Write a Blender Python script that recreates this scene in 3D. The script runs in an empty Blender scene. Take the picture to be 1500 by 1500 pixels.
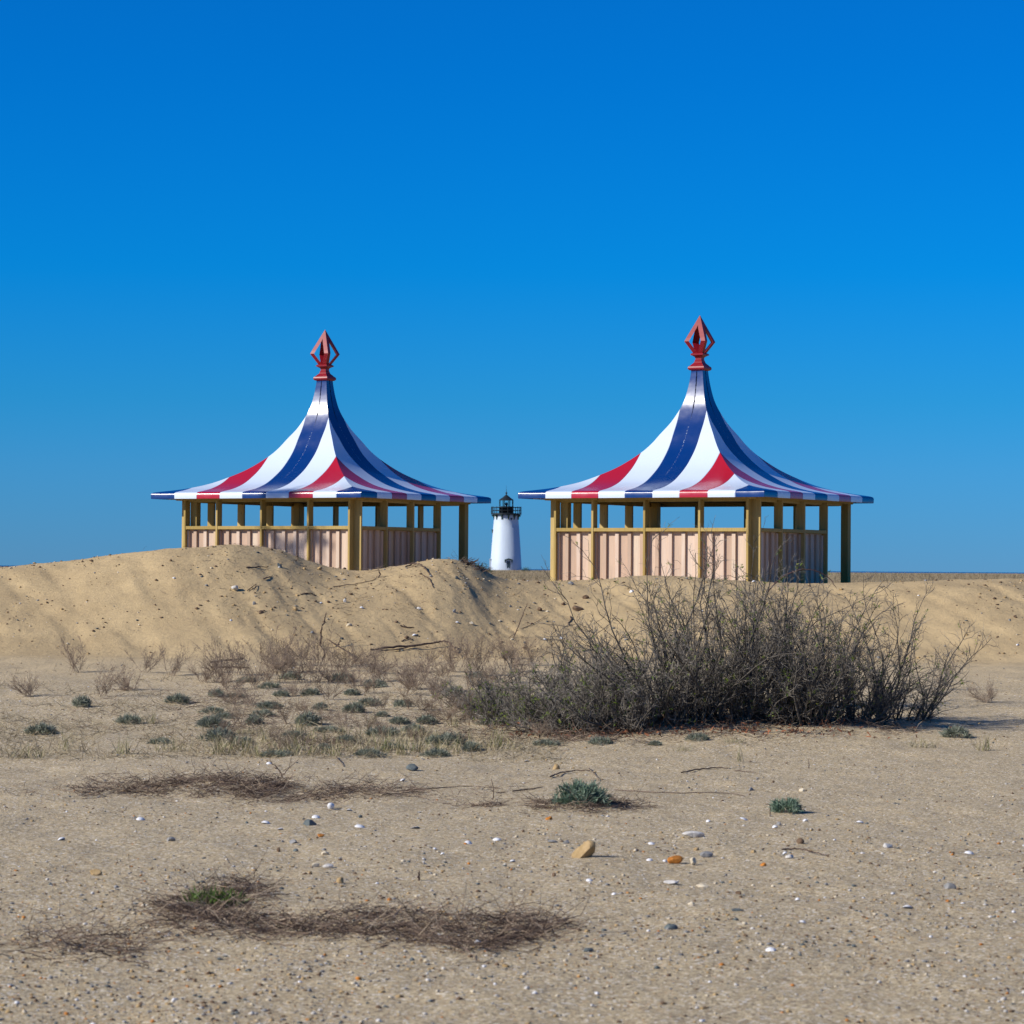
import bpy, math, random
import numpy as np
from mathutils import Matrix, Vector

random.seed(7)
RNG = np.random.default_rng(11)
SC = bpy.context.scene
COL = SC.collection
R = math.radians

# ------------------------------------------------------------------ camera
FPX = 4200.0                       # focal length in pixels of a 1500 px picture
EYE = 1.5
PITCH = math.atan(83.0 / FPX)
ROLL = R(0.4)
r0 = Vector((1, 0, 0)); f0 = Vector((0, math.cos(PITCH), math.sin(PITCH)))
u0 = Vector((0, -math.sin(PITCH), math.cos(PITCH)))
CR = r0 * math.cos(ROLL) + u0 * math.sin(ROLL)
CU = u0 * math.cos(ROLL) - r0 * math.sin(ROLL)
CF = f0
cam_d = bpy.data.cameras.new('camera')
cam = bpy.data.objects.new('camera', cam_d)
COL.objects.link(cam)
cam.matrix_world = Matrix(((CR.x, CU.x, -CF.x, 0), (CR.y, CU.y, -CF.y, 0), (CR.z, CU.z, -CF.z, EYE), (0, 0, 0, 1)))
cam_d.sensor_width = 36.0
cam_d.lens = FPX / 1500.0 * 36.0
cam_d.clip_start = 0.1
cam_d.clip_end = 60000
cam_d.dof.use_dof = True
cam_d.dof.focus_distance = 33.0
cam_d.dof.aperture_fstop = 9.0
SC.camera = cam


def ray(px, py):
    return CF + CR * ((px - 750.0) / FPX) + CU * ((750.0 - py) / FPX)


def at(px, py, depth):
    return Vector((0, 0, EYE)) + ray(px, py) * depth


# ------------------------------------------------------------------ noise
def _h(ix, iy, s):
    v = np.sin(ix * 127.1 + iy * 311.7 + s * 74.7) * 43758.5453
    return v - np.floor(v)


def vnoise(x, y, s=0):
    x = np.asarray(x, float); y = np.asarray(y, float)
    ix = np.floor(x); iy = np.floor(y); fx = x - ix; fy = y - iy
    fx = fx * fx * fx * (fx * (fx * 6 - 15) + 10); fy = fy * fy * fy * (fy * (fy * 6 - 15) + 10)
    a = _h(ix, iy, s); b = _h(ix + 1, iy, s); c = _h(ix, iy + 1, s); d = _h(ix + 1, iy + 1, s)
    return (a + (b - a) * fx) * (1 - fy) + (c + (d - c) * fx) * fy - 0.5


def fbm(x, y, s=0, o=4):
    t = 0; a = 1.0
    for i in range(o):
        t = t + a * vnoise(x * 2 ** i + 13.7 * i, y * 2 ** i - 7.3 * i, s + i); a *= 0.5
    return t


def sm(t):
    t = np.clip(t, 0, 1)
    return t * t * (3 - 2 * t)


# ------------------------------------------------------------------ terrain height
_cp = np.array([(-600, 842), (-200, 838), (0, 828), (150, 812), (250, 802), (309, 798), (345, 795.5), (385, 798.5), (412, 804), (450, 818.5), (480, 828),
                (520, 832), (560, 829), (600, 822), (640, 814.5), (665, 815.5), (690, 823), (708, 833), (722, 842), (745, 849), (775, 851), (800, 852),
                (850, 850.5), (900, 847), (950, 842.5), (1000, 844), (1050, 848), (1100, 851.5), (1190, 854.5), (1300, 852), (1500, 846), (2000, 850)], float)
YC = 39.7
_cx = (_cp[:, 0] - 750) / FPX * YC
_cz = EYE - (_cp[:, 1] - (832 + (_cp[:, 0] - 750) * math.tan(ROLL))) * YC / FPX
PLAT = 1.26


def ground(x, y, micro=True):
    x = np.asarray(x, float); y = np.asarray(y, float)
    zc = np.interp(x * YC / (0.55 * YC + 0.45 * np.clip(y, 30, 50)), _cx, _cz)
    yc = YC + 0.25 * np.sin(x * 0.7 + 1) + 0.25 * np.sin(x * 1.7)
    yf = 35.4 + 0.45 * np.sin(x * 0.55 + 0.6) + 0.3 * np.sin(x * 1.3 + 2)
    flat = 0.40 * sm((y - 21.5) / 15.0)
    t = np.clip((y - yf) / (yc - yf), 0, 1)
    g = 0.35 * sm(t) + 0.65 * np.clip(1.06 * t ** 1.15 - 0.06 * t ** 3, 0, 1)
    g = np.where(t > 0.86, g - 0.9 * (t - 0.86) ** 2, g)
    front = flat + (zc - flat) * g
    e = np.maximum(y - yc, 0)
    back = PLAT + (np.interp(x, _cx, _cz) - PLAT) * np.exp(-(e / 1.7) ** 2)
    z = np.where(y < yc, front, np.minimum(back, np.where(e < 0.4, front + 0.0, 9)))
    if micro:
        near = 1 - sm((y - 50) / 6)
        dune = sm((y - 34.5) / 2)
        z = z + near * (0.035 * fbm(x * 0.55, y * 0.4, 3, 3) + 0.020 * fbm(x * 2.3, y * 1.9, 8, 4) * (1 - 0.3 * dune))
        # coarse dimples of trampled sand in the foreground
        z = z + (1 - dune) * near * 0.012 * np.minimum(fbm(x * 5.5, y * 4.5, 21, 2), 0.05)
        # rills that run down the slip face
        face = np.clip(np.where((t > 0.02) & (t < 1), np.minimum(t * 6, (1 - t) * 9), 0), 0, 1)
        z = z + face * 0.060 * np.minimum(vnoise(x * 2.9 + y * 1.1, y * 0.5, 41) + 0.5 * vnoise(x * 7 + y * 2.4, y * 1.2, 44) + 0.35 * vnoise(x * 15 + y * 6, y * 2.6, 47), 0.08)
        z = z + dune * near * (0.03 * np.maximum(vnoise(x * 4.0, y * 4.0, 51) - 0.2, 0) + 0.045 * np.maximum(vnoise(x * 9.0, y * 8.0, 53) - 0.27, 0))
        z = z + np.where(y > 54, sm((y - 54) / 40) * (0.10 * fbm(x * 0.05, y * 0.02, 61, 3) - 0.03), 0)
    # soft swell under the shrub thicket and cushion plants
    z = z + 0.10 * np.exp(-((x - 1.7) / 1.5) ** 2 - ((y - 26.2) / 1.2) ** 2)
    z = z + 0.03 * np.exp(-((x - 0.45) / 0.35) ** 2 - ((y - 18.2) / 0.3) ** 2)
    z = z + 0.05 * np.exp(-((x + 1.9) / 0.8) ** 2 - ((y - 19.4) / 0.45) ** 2)
    far = np.hypot(x * 0.6, np.maximum(y, 0))
    z = z - 9.0 * sm((far - 560) / 120)
    return z


_YS = np.concatenate([np.arange(8.5, 45, 0.02), np.arange(45, 140, 0.2)])


def hit(px, py):
    d = ray(px, py)
    k = _YS / d.y
    f = EYE + d.z * k - ground(d.x * k, _YS)
    i = np.argmax(f <= 0)
    if f[i] > 0:
        i = len(_YS) - 1
    y = _YS[i]
    x = d.x * k[i]
    return Vector((float(x), float(y), float(ground(x, y))))


# ------------------------------------------------------------------ materials
MATS = {}


def new_mat(name):
    m = bpy.data.materials.new(name)
    m.use_nodes = True
    nt = m.node_tree
    b = nt.nodes['Principled BSDF']
    MATS[name] = m
    return m, nt, b


def N(nt, t, **kw):
    n = nt.nodes.new(t)
    for k, v in kw.items():
        setattr(n, k, v)
    return n


def mixc(nt, fac, a, b, mode='MIX'):
    n = nt.nodes.new('ShaderNodeMix'); n.data_type = 'RGBA'; n.blend_type = mode
    for sock, v in ((n.inputs[0], fac), (n.inputs[6], a), (n.inputs[7], b)):
        if isinstance(v, bpy.types.NodeSocket):
            nt.links.new(v, sock)
        elif isinstance(v, (int, float)):
            sock.default_value = v
        else:
            sock.default_value = (*v, 1)
    return n.outputs[2]


def ramp(nt, fac, stops, interp='LINEAR'):
    n = nt.nodes.new('ShaderNodeValToRGB')
    cr = n.color_ramp; cr.interpolation = interp
    while len(cr.elements) < len(stops):
        cr.elements.new(0.5)
    for e, (p, c) in zip(cr.elements, stops):
        e.position = p
        e.color = (c, c, c, 1) if isinstance(c, (int, float)) else (*c, 1)
    nt.links.new(fac, n.inputs[0])
    return n.outputs[0]


def noise(nt, vec, scale, detail=4, rough=0.55, dist=0.0):
    n = N(nt, 'ShaderNodeTexNoise')
    n.inputs['Scale'].default_value = scale
    n.inputs['Detail'].default_value = detail
    n.inputs['Roughness'].default_value = rough
    n.inputs['Distortion'].default_value = dist
    if vec is not None:
        nt.links.new(vec, n.inputs['Vector'])
    return n.outputs[0]


def mapping(nt, vec, sc):
    n = N(nt, 'ShaderNodeMapping')
    n.inputs['Scale'].default_value = sc
    nt.links.new(vec, n.inputs['Vector'])
    return n.outputs[0]


def bump(nt, b, h, dist, strength=1.0):
    n = N(nt, 'ShaderNodeBump')
    n.inputs['Strength'].default_value = strength
    n.inputs['Distance'].default_value = dist
    nt.links.new(h, n.inputs['Height'])
    nt.links.new(n.outputs[0], b.inputs['Normal'])
    return n


def plain(name, c1, c2, scale=8.0, rough=0.7, bdist=0.0, bscale=40, spec=0.3, rnd=0.0, stretch=None):
    m, nt, b = new_mat(name)
    tc = N(nt, 'ShaderNodeTexCoord').outputs['Object']
    v = mapping(nt, tc, stretch) if stretch else tc
    c = mixc(nt, ramp(nt, noise(nt, v, scale), [(0.3, 0.0), (0.7, 1.0)]), c1, c2)
    if rnd:
        oi = N(nt, 'ShaderNodeObjectInfo')
        hs = N(nt, 'ShaderNodeHueSaturation')
        mr = N(nt, 'ShaderNodeMapRange')
        mr.inputs[3].default_value = 1 - rnd; mr.inputs[4].default_value = 1 + rnd
        nt.links.new(oi.outputs['Random'], mr.inputs[0]); nt.links.new(mr.outputs[0], hs.inputs['Value'])
        nt.links.new(c, hs.inputs['Color']); c = hs.outputs[0]
    nt.links.new(c, b.inputs['Base Color'])
    b.inputs['Roughness'].default_value = rough
    b.inputs['Specular IOR Level'].default_value = spec
    if bdist:
        bump(nt, b, noise(nt, v, bscale, 5), bdist)
    return m


def foliage(name, stops, rough=0.6, trans=0.25):
    """leaf colour varies leaf by leaf through the 'rnd' UV value"""
    m, nt, b = new_mat(name)
    uv = N(nt, 'ShaderNodeUVMap'); uv.uv_map = 'rnd'
    sx = N(nt, 'ShaderNodeSeparateXYZ'); nt.links.new(uv.outputs[0], sx.inputs[0])
    c = ramp(nt, sx.outputs[0], stops)
    nt.links.new(c, b.inputs['Base Color'])
    b.inputs['Roughness'].default_value = rough
    b.inputs['Specular IOR Level'].default_value = 0.25
    if trans:
        tr = N(nt, 'ShaderNodeBsdfTranslucent'); nt.links.new(c, tr.inputs[0])
        mx = N(nt, 'ShaderNodeMixShader'); mx.inputs[0].default_value = trans
        out = nt.nodes['Material Output']
        nt.links.new(b.outputs[0], mx.inputs[1]); nt.links.new(tr.outputs[0], mx.inputs[2])
        nt.links.new(mx.outputs[0], out.inputs[0])
    return m


# sand
def sand_material():
    m, nt, b = new_mat('sand')
    g = N(nt, 'ShaderNodeNewGeometry').outputs['Position']
    s = N(nt, 'ShaderNodeSeparateXYZ'); nt.links.new(g, s.inputs[0])

    def rng(v, a, c):
        n = N(nt, 'ShaderNodeMapRange'); n.interpolation_type = 'SMOOTHSTEP'
        n.inputs[1].default_value = a; n.inputs[2].default_value = c
        nt.links.new(v, n.inputs[0]); return n.outputs[0]
    n1 = noise(nt, g, 1.3, 6, 0.6)
    n2 = noise(nt, g, 14, 6, 0.65)
    n3 = noise(nt, g, 110, 3, 0.7)
    fine = N(nt, 'ShaderNodeTexVoronoi'); fine.inputs['Scale'].default_value = 85
    nt.links.new(g, fine.inputs['Vector'])
    fcol = N(nt, 'ShaderNodeSeparateColor'); nt.links.new(fine.outputs['Color'], fcol.inputs[0])
    # dry grey coarse sand of the flat, warmer loose sand of the heap
    flatc = mixc(nt, ramp(nt, n1, [(0.35, 0.0), (0.65, 1.0)]), (0.49, 0.378, 0.222), (0.575, 0.44, 0.252))
    dunec = mixc(nt, ramp(nt, n1, [(0.35, 0.0), (0.65, 1.0)]), (0.42, 0.308, 0.165), (0.51, 0.378, 0.202))
    c = mixc(nt, rng(s.outputs[1], 33.5, 36.0), flatc, dunec)
    c = mixc(nt, ramp(nt, n2, [(0.32, 0.42), (0.5, 0.0)]), c, (0.33, 0.24, 0.145))
    # coloured grains: some pale quartz, some rust, some dark
    gr = ramp(nt, fcol.outputs[0], [(0.0, (0.09, 0.072, 0.06)), (0.13, (0.33, 0.26, 0.165)), (0.45, (0.50, 0.41, 0.255)),
                                    (0.78, (0.64, 0.54, 0.37)), (0.90, (0.46, 0.27, 0.13)), (0.93, (0.84, 0.80, 0.70))], 'CONSTANT')
    gm = N(nt, 'ShaderNodeMath', operation='MULTIPLY'); gm.inputs[1].default_value = 0.62
    inv = N(nt, 'ShaderNodeMath', operation='SUBTRACT'); inv.inputs[0].default_value = 1.0
    nt.links.new(rng(s.outputs[1], 28, 36), inv.inputs[1]); nt.links.new(inv.outputs[0], gm.inputs[0])
    c = mixc(nt, gm.outputs[0], c, gr)
    # dry grassland beyond the pavilions
    gc = mixc(nt, ramp(nt, noise(nt, mapping(nt, g, (1, 0.25, 1)), 0.7, 6, 0.7), [(0.35, 0.0), (0.65, 1.0)]), (0.26, 0.19, 0.10), (0.40, 0.30, 0.17))
    c = mixc(nt, rng(s.outputs[1], 52, 62), c, gc)
    nt.links.new(c, b.inputs['Base Color'])
    b.inputs['Roughness'].default_value = 0.95
    b.inputs['Specular IOR Level'].default_value = 0.1
    h = N(nt, 'ShaderNodeMath', operation='MULTIPLY_ADD'); h.inputs[1].default_value = 0.35
    nt.links.new(n3, h.inputs[0]); nt.links.new(n2, h.inputs[2])
    bump(nt, b, h.outputs[0], 0.024, 0.8)
    return m


M_SAND = sand_material()
M_SEA = None


def sea_material():
    m, nt, b = new_mat('sea')
    b.inputs['Base Color'].default_value = (0.01, 0.035, 0.07, 1)
    b.inputs['Roughness'].default_value = 0.25
    g = N(nt, 'ShaderNodeNewGeometry').outputs['Position']
    bump(nt, b, noise(nt, g, 0.6, 4), 0.4)
    return m


M_SEA = sea_material()

STRIPE_S = 4.22


def stripe_material():
    m, nt, b = new_mat('striped_canvas')
    uv = N(nt, 'ShaderNodeUVMap'); uv.uv_map = 'rnd'
    s = N(nt, 'ShaderNodeSeparateXYZ'); nt.links.new(uv.outputs[0], s.inputs[0])
    f = N(nt, 'ShaderNodeMath', operation='MULTIPLY_ADD')
    f.inputs[1].default_value = 1.0 / STRIPE_S; f.inputs[2].default_value = 0.5
    nt.links.new(s.outputs[0], f.inputs[0])
    B = (0.0015, 0.029, 0.150); W = (0.60, 0.68, 0.78); RD = (0.40, 0.008, 0.020)
    c = ramp(nt, f.outputs[0], [(i / 9.0, col) for i, col in enumerate((B, W, RD, W, B, W, RD, W, B))], 'CONSTANT')
    # thin dark joint where two stripes meet
    fr = N(nt, 'ShaderNodeMath', operation='MULTIPLY'); fr.inputs[1].default_value = 9.0
    nt.links.new(f.outputs[0], fr.inputs[0])
    pp = N(nt, 'ShaderNodeMath', operation='PINGPONG'); pp.inputs[1].default_value = 0.5
    nt.links.new(fr.outputs[0], pp.inputs[0])
    c = mixc(nt, ramp(nt, pp.outputs[0], [(0.0, 0.55), (0.016, 0.0)]), c, (0.03, 0.03, 0.06))
    # centre seam: an open crack near the neck, chipped paint specks lower down
    ab = N(nt, 'ShaderNodeMath', operation='ABSOLUTE'); nt.links.new(s.outputs[0], ab.inputs[0])
    tc = N(nt, 'ShaderNodeTexCoord').outputs['Object']
    nz = noise(nt, tc, 22, 3)
    wob = N(nt, 'ShaderNodeMath', operation='MULTIPLY_ADD'); wob.inputs[1].default_value = 0.020; wob.inputs[2].default_value = -0.001
    nt.links.new(nz, wob.inputs[0])
    wd = N(nt, 'ShaderNodeMath', operation='LESS_THAN'); nt.links.new(ab.outputs[0], wd.inputs[0]); nt.links.new(wob.outputs[0], wd.inputs[1])
    sz = N(nt, 'ShaderNodeSeparateXYZ'); nt.links.new(tc, sz.inputs[0])
    upz = ramp(nt, nt_scale(nt, sz.outputs[2], 1 / 4.0), [(0.66, 0.0), (0.72, 1.0)])
    k = N(nt, 'ShaderNodeMath', operation='MULTIPLY'); nt.links.new(wd.outputs[0], k.inputs[0]); nt.links.new(upz, k.inputs[1])
    c = mixc(nt, k.outputs[0], c, (0.004, 0.006, 0.02))
    spk = ramp(nt, noise(nt, tc, 60, 2), [(0.58, 0.0), (0.64, 0.9)])
    lowz = ramp(nt, nt_scale(nt, sz.outputs[2], 1 / 4.0), [(0.43, 0.0), (0.46, 1.0), (0.66, 1.0), (0.70, 0.0)])
    k2 = N(nt, 'ShaderNodeMath', operation='MULTIPLY'); nt.links.new(spk, k2.inputs[0]); nt.links.new(wd.outputs[0], k2.inputs[1])
    k3 = N(nt, 'ShaderNodeMath', operation='MULTIPLY'); nt.links.new(k2.outputs[0], k3.inputs[0]); nt.links.new(lowz, k3.inputs[1])
    c = mixc(nt, k3.outputs[0], c, (0.42, 0.46, 0.52))
    nt.links.new(c, b.inputs['Base Color'])
    rr = ramp(nt, noise(nt, tc, 5, 4), [(0.3, 0.20), (0.7, 0.28)])
    nt.links.new(rr, b.inputs['Roughness'])
    nt.links.new(ramp(nt, k.outputs[0], [(0.0, 0.65), (1.0, 0.0)]), b.inputs['Specular IOR Level'])
    bump(nt, b, noise(nt, tc, 1.8, 3), 0.015, 0.35)
    return m


def nt_scale(nt, v, k):
    n = N(nt, 'ShaderNodeMath', operation='MULTIPLY'); n.inputs[1].default_value = k
    nt.links.new(v, n.inputs[0]); return n.outputs[0]


M_ROOF = stripe_material()


def wood(name, stops, dark, grain=(26, 26, 1.3), rough=0.75):
    m, nt, b = new_mat(name)
    tc = N(nt, 'ShaderNodeTexCoord').outputs['Object']
    uv = N(nt, 'ShaderNodeUVMap'); uv.uv_map = 'rnd'
    s = N(nt, 'ShaderNodeSeparateXYZ'); nt.links.new(uv.outputs[0], s.inputs[0])
    c = ramp(nt, s.outputs[0], stops)
    off = N(nt, 'ShaderNodeVectorMath', operation='ADD')
    sc = N(nt, 'ShaderNodeVectorMath', operation='SCALE'); sc.inputs['Scale'].default_value = 17
    nt.links.new(uv.outputs[0], sc.inputs[0])
    nt.links.new(tc, off.inputs[0]); nt.links.new(sc.outputs[0], off.inputs[1])
    v = mapping(nt, off.outputs[0], grain)
    g = noise(nt, v, 1.6, 6, 0.65, 0.6)
    c = mixc(nt, ramp(nt, g, [(0.35, 0.42), (0.6, 0.0)]), c, dark)
    kn = noise(nt, mapping(nt, off.outputs[0], (9, 9, 3.2)), 1.0, 2)
    c = mixc(nt, ramp(nt, kn, [(0.73, 0.0), (0.77, 0.7)]), c, tuple(q * 0.45 for q in dark))
    big = noise(nt, off.outputs[0], 2.0, 3)
    c = mixc(nt, ramp(nt, big, [(0.4, 0.0), (0.7, 0.25)]), c, tuple(min(1, q * 1.8) for q in dark))
    nt.links.new(c, b.inputs['Base Color'])
    b.inputs['Roughness'].default_value = rough
    b.inputs['Specular IOR Level'].default_value = 0.25
    bump(nt, b, g, 0.003, 0.5)
    return m


M_FRAME = wood('treated_pine', [(0, (0.35, 0.245, 0.072)), (0.5, (0.45, 0.325, 0.11)), (1, (0.54, 0.40, 0.165))], (0.22, 0.14, 0.04))
M_CEIL = plain('shade_dark_boarding', (0.05, 0.035, 0.018), (0.09, 0.065, 0.03), 6, 0.85, 0.003, 20, 0.2, stretch=(8, 1, 1))  # interior shade put into the board colour, dark to curb bounced light
M_SIDING = wood('cedar_siding', [(0, (0.44, 0.31, 0.22)), (0.35, (0.57, 0.43, 0.32)), (0.7, (0.68, 0.545, 0.43)), (0.88, (0.62, 0.49, 0.35)), (1, (0.58, 0.43, 0.25))], (0.40, 0.26, 0.18))
M_RED = plain('red_paint', (0.20, 0.005, 0.011), (0.26, 0.008, 0.016), 3, 0.40, 0.002, 5, 0.28)
M_WHITE = plain('white_paint', (0.46, 0.525, 0.60), (0.52, 0.59, 0.66), 0.6, 0.55, 0.02, 1.5, stretch=(1, 1, 0.3))
M_BLACK = plain('black_iron', (0.012, 0.016, 0.02), (0.02, 0.028, 0.03), 2, 0.5)
M_GREEN = plain('dark_green_trim', (0.018, 0.045, 0.035), (0.025, 0.06, 0.045), 2, 0.5)
M_PANE = plain('dark_pane', (0.03, 0.05, 0.07), (0.05, 0.08, 0.1), 1, 0.12, spec=0.5)
m, nt, b = new_mat('lantern_glass')
b.inputs['Base Color'].default_value = (0.9, 0.97, 0.97, 1); b.inputs['Roughness'].default_value = 0.02
b.inputs['Transmission Weight'].default_value = 1.0; b.inputs['IOR'].default_value = 1.02
M_GLASS = m

M_BARK = plain('grey_bark', (0.045, 0.039, 0.032), (0.17, 0.148, 0.122), 18, 0.85, 0.004, 60, 0.15, rnd=0.12)
M_TWIG = plain('pale_twig', (0.105, 0.091, 0.073), (0.31, 0.274, 0.226), 9, 0.85, 0, 60, 0.15, rnd=0.12)
M_BUD = foliage('spring_leaf', [(0, (0.10, 0.17, 0.015)), (0.6, (0.19, 0.26, 0.03)), (1, (0.30, 0.33, 0.05))], 0.5, 0.3)
M_DRY = plain('dry_brown_stalk', (0.15, 0.108, 0.08), (0.32, 0.245, 0.175), 20, 0.9, 0, 60, 0.1, rnd=0.2)
M_LITTER = foliage('dark_twig_litter', [(0, (0.04, 0.026, 0.02)), (0.45, (0.105, 0.07, 0.05)), (0.75, (0.22, 0.155, 0.11)), (1, (0.50, 0.40, 0.28))], 0.9, 0.0)
M_STICK = plain('driftwood_bark', (0.055, 0.036, 0.026), (0.16, 0.11, 0.08), 30, 0.85, 0.004, 80, 0.15, rnd=0.2)
M_RUST = plain('rusty_cane', (0.06, 0.03, 0.025), (0.10, 0.05, 0.04), 20, 0.7, 0.002, 60, 0.3)
M_SAGE = foliage('sage_leaf', [(0, (0.11, 0.125, 0.085)), (0.5, (0.20, 0.22, 0.16)), (1, (0.36, 0.365, 0.29))], 0.8, 0.15)
M_TEAL = foliage('cushion_leaf', [(0, (0.06, 0.11, 0.065)), (0.5, (0.14, 0.21, 0.14)), (1, (0.33, 0.40, 0.30))], 0.75, 0.15)
M_FRESH = foliage('fresh_leaf', [(0, (0.04, 0.08, 0.01)), (0.5, (0.08, 0.15, 0.02)), (1, (0.14, 0.21, 0.04))], 0.5, 0.3)
M_GRASS = foliage('beach_grass', [(0, (0.14, 0.16, 0.045)), (0.35, (0.22, 0.21, 0.085)), (0.6, (0.38, 0.31, 0.18)), (1, (0.50, 0.43, 0.29))], 0.7, 0.2)
M_STRAW = foliage('straw', [(0, (0.16, 0.125, 0.07)), (0.5, (0.29, 0.235, 0.14)), (1, (0.42, 0.35, 0.22))], 0.8, 0.15)
M_LEAFLITTER = foliage('fallen_leaf', [(0, (0.07, 0.035, 0.022)), (0.6, (0.17, 0.07, 0.035)), (1, (0.34, 0.13, 0.06))], 0.8, 0.05)
M_NEEDLE = foliage('pine_needle', [(0, (0.03, 0.06, 0.02)), (1, (0.08, 0.12, 0.04))], 0.6, 0.15)


def stone_mat(name, c1, c2, rough=0.8, scale=22):
    return plain(name, c1, c2, scale, rough, 0.006, 45, 0.25)


M_STONE = {
    'tan': stone_mat('tan_stone', (0.30, 0.20, 0.085), (0.46, 0.32, 0.16)),
    'orange': stone_mat('orange_stone', (0.36, 0.13, 0.02), (0.52, 0.20, 0.035)),
    'grey': stone_mat('grey_stone', (0.16, 0.16, 0.155), (0.30, 0.29, 0.275)),
    'slate': stone_mat('slate_stone', (0.07, 0.085, 0.085), (0.14, 0.16, 0.155)),
    'cream': stone_mat('cream_stone', (0.50, 0.42, 0.29), (0.62, 0.54, 0.40)),
    'pale': stone_mat('pale_stone', (0.46, 0.43, 0.38), (0.60, 0.57, 0.52)),
    'white': plain('white_shell', (0.60, 0.59, 0.58), (0.76, 0.76, 0.76), 30, 0.5, 0.002, 90, 0.4),
    'brown': stone_mat('brown_clod', (0.10, 0.065, 0.04), (0.19, 0.12, 0.07)),
}


# ------------------------------------------------------------------ mesh helpers
def tag(o, label=None, cat=None, group=None, kind=None):
    if label: o['label'] = label
    if cat: o['category'] = cat
    if group: o['group'] = group
    if kind: o['kind'] = kind
    return o


def empty(name, loc, rz=0.0):
    o = bpy.data.objects.new(name, None)
    o.empty_display_size = 0.2
    COL.objects.link(o); o.location = loc; o.rotation_euler = (0, 0, rz)
    return o


def link(name, me, mats, parent=None):
    for mm in (mats if isinstance(mats, (list, tuple)) else [mats]):
        me.materials.append(mm)
    o = bpy.data.objects.new(name, me)
    COL.objects.link(o)
    if parent: o.parent = parent
    return o


class MB:
    def __init__(self):
        self.v = []; self.f = []; self.u = []; self.mi = []; self.sm = []

    def add(self, verts, faces, u=0.5, mi=0, smooth=False):
        k = len(self.v); self.v += [tuple(p) for p in verts]
        for q in faces:
            self.f.append(tuple(i + k for i in q)); self.u.append(u); self.mi.append(mi); self.sm.append(smooth)

    def box(self, x0, x1, y0, y1, z0, z1, T=None, u=None, mi=0):
        if u is None: u = random.random()
        ps = [(x, y, z) for z in (z0, z1) for y in (y0, y1) for x in (x0, x1)]
        if T: ps = [T(*p) for p in ps]
        self.add(ps, [(0, 2, 3, 1), (4, 5, 7, 6), (0, 1, 5, 4), (2, 6, 7, 3), (0, 4, 6, 2), (1, 3, 7, 5)], u, mi)

    def lathe(self, prof, n=24, smooth=True, u=0.5, c=(0, 0), mi=0, rot=0.0):
        vs = []
        for r, z in prof:
            for i in range(n):
                a = 2 * math.pi * i / n + rot
                vs.append((c[0] + r * math.cos(a), c[1] + r * math.sin(a), z))
        fs = []
        for j in range(len(prof) - 1):
            for i in range(n):
                fs.append((j * n + i, j * n + (i + 1) % n, (j + 1) * n + (i + 1) % n, (j + 1) * n + i))
        fs.append(tuple(range(n))[::-1]); fs.append(tuple((len(prof) - 1) * n + i for i in range(n)))
        self.add(vs, fs, u, mi, smooth)

    def build(self, name, mats, parent=None, bev=0.0):
        me = bpy.data.meshes.new(name)
        me.from_pydata(self.v, [], self.f)
        uv = me.uv_layers.new(name='rnd')
        arr = np.zeros((len(me.loops), 2), np.float32)
        i = 0
        for p, u in zip(me.polygons, self.u):
            for _ in range(p.loop_total):
                if isinstance(u, (list, tuple)):
                    arr[i, 0] = u[_]
                else:
                    arr[i, 0] = u; arr[i, 1] = u
                i += 1
        uv.data.foreach_set('uv', arr.ravel())
        me.polygons.foreach_set('material_index', self.mi)
        me.polygons.foreach_set('use_smooth', self.sm)
        me.update()
        o = link(name, me, mats, parent)
        if bev:
            md = o.modifiers.new('bevel', 'BEVEL'); md.width = bev; md.segments = 2; md.limit_method = 'ANGLE'
        return o


def np_mesh(name, V, Q, U=None, smooth=False, mi=None):
    """V (n,3); Q (m,4) or (m,3); U per-face value"""
    me = bpy.data.meshes.new(name)
    V = np.ascontiguousarray(V, np.float32); Q = np.ascontiguousarray(Q, np.int32)
    k = Q.shape[1]
    me.vertices.add(len(V)); me.vertices.foreach_set('co', V.ravel())
    me.loops.add(Q.size); me.loops.foreach_set('vertex_index', Q.ravel())
    me.polygons.add(len(Q)); me.polygons.foreach_set('loop_start', np.arange(len(Q), dtype=np.int32) * k)
    if U is not None:
        uv = me.uv_layers.new(name='rnd')
        a = np.repeat(np.asarray(U, np.float32), k)
        uv.data.foreach_set('uv', np.stack([a, a], 1).ravel())
    if mi is not None:
        me.polygons.foreach_set('material_index', np.asarray(mi, np.int32))
    me.polygons.foreach_set('use_smooth', np.full(len(Q), smooth))
    me.update(calc_edges=True); me.validate()
    return me


def unit(a):
    return a / np.maximum(np.linalg.norm(a, axis=-1, keepdims=True), 1e-9)


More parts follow.
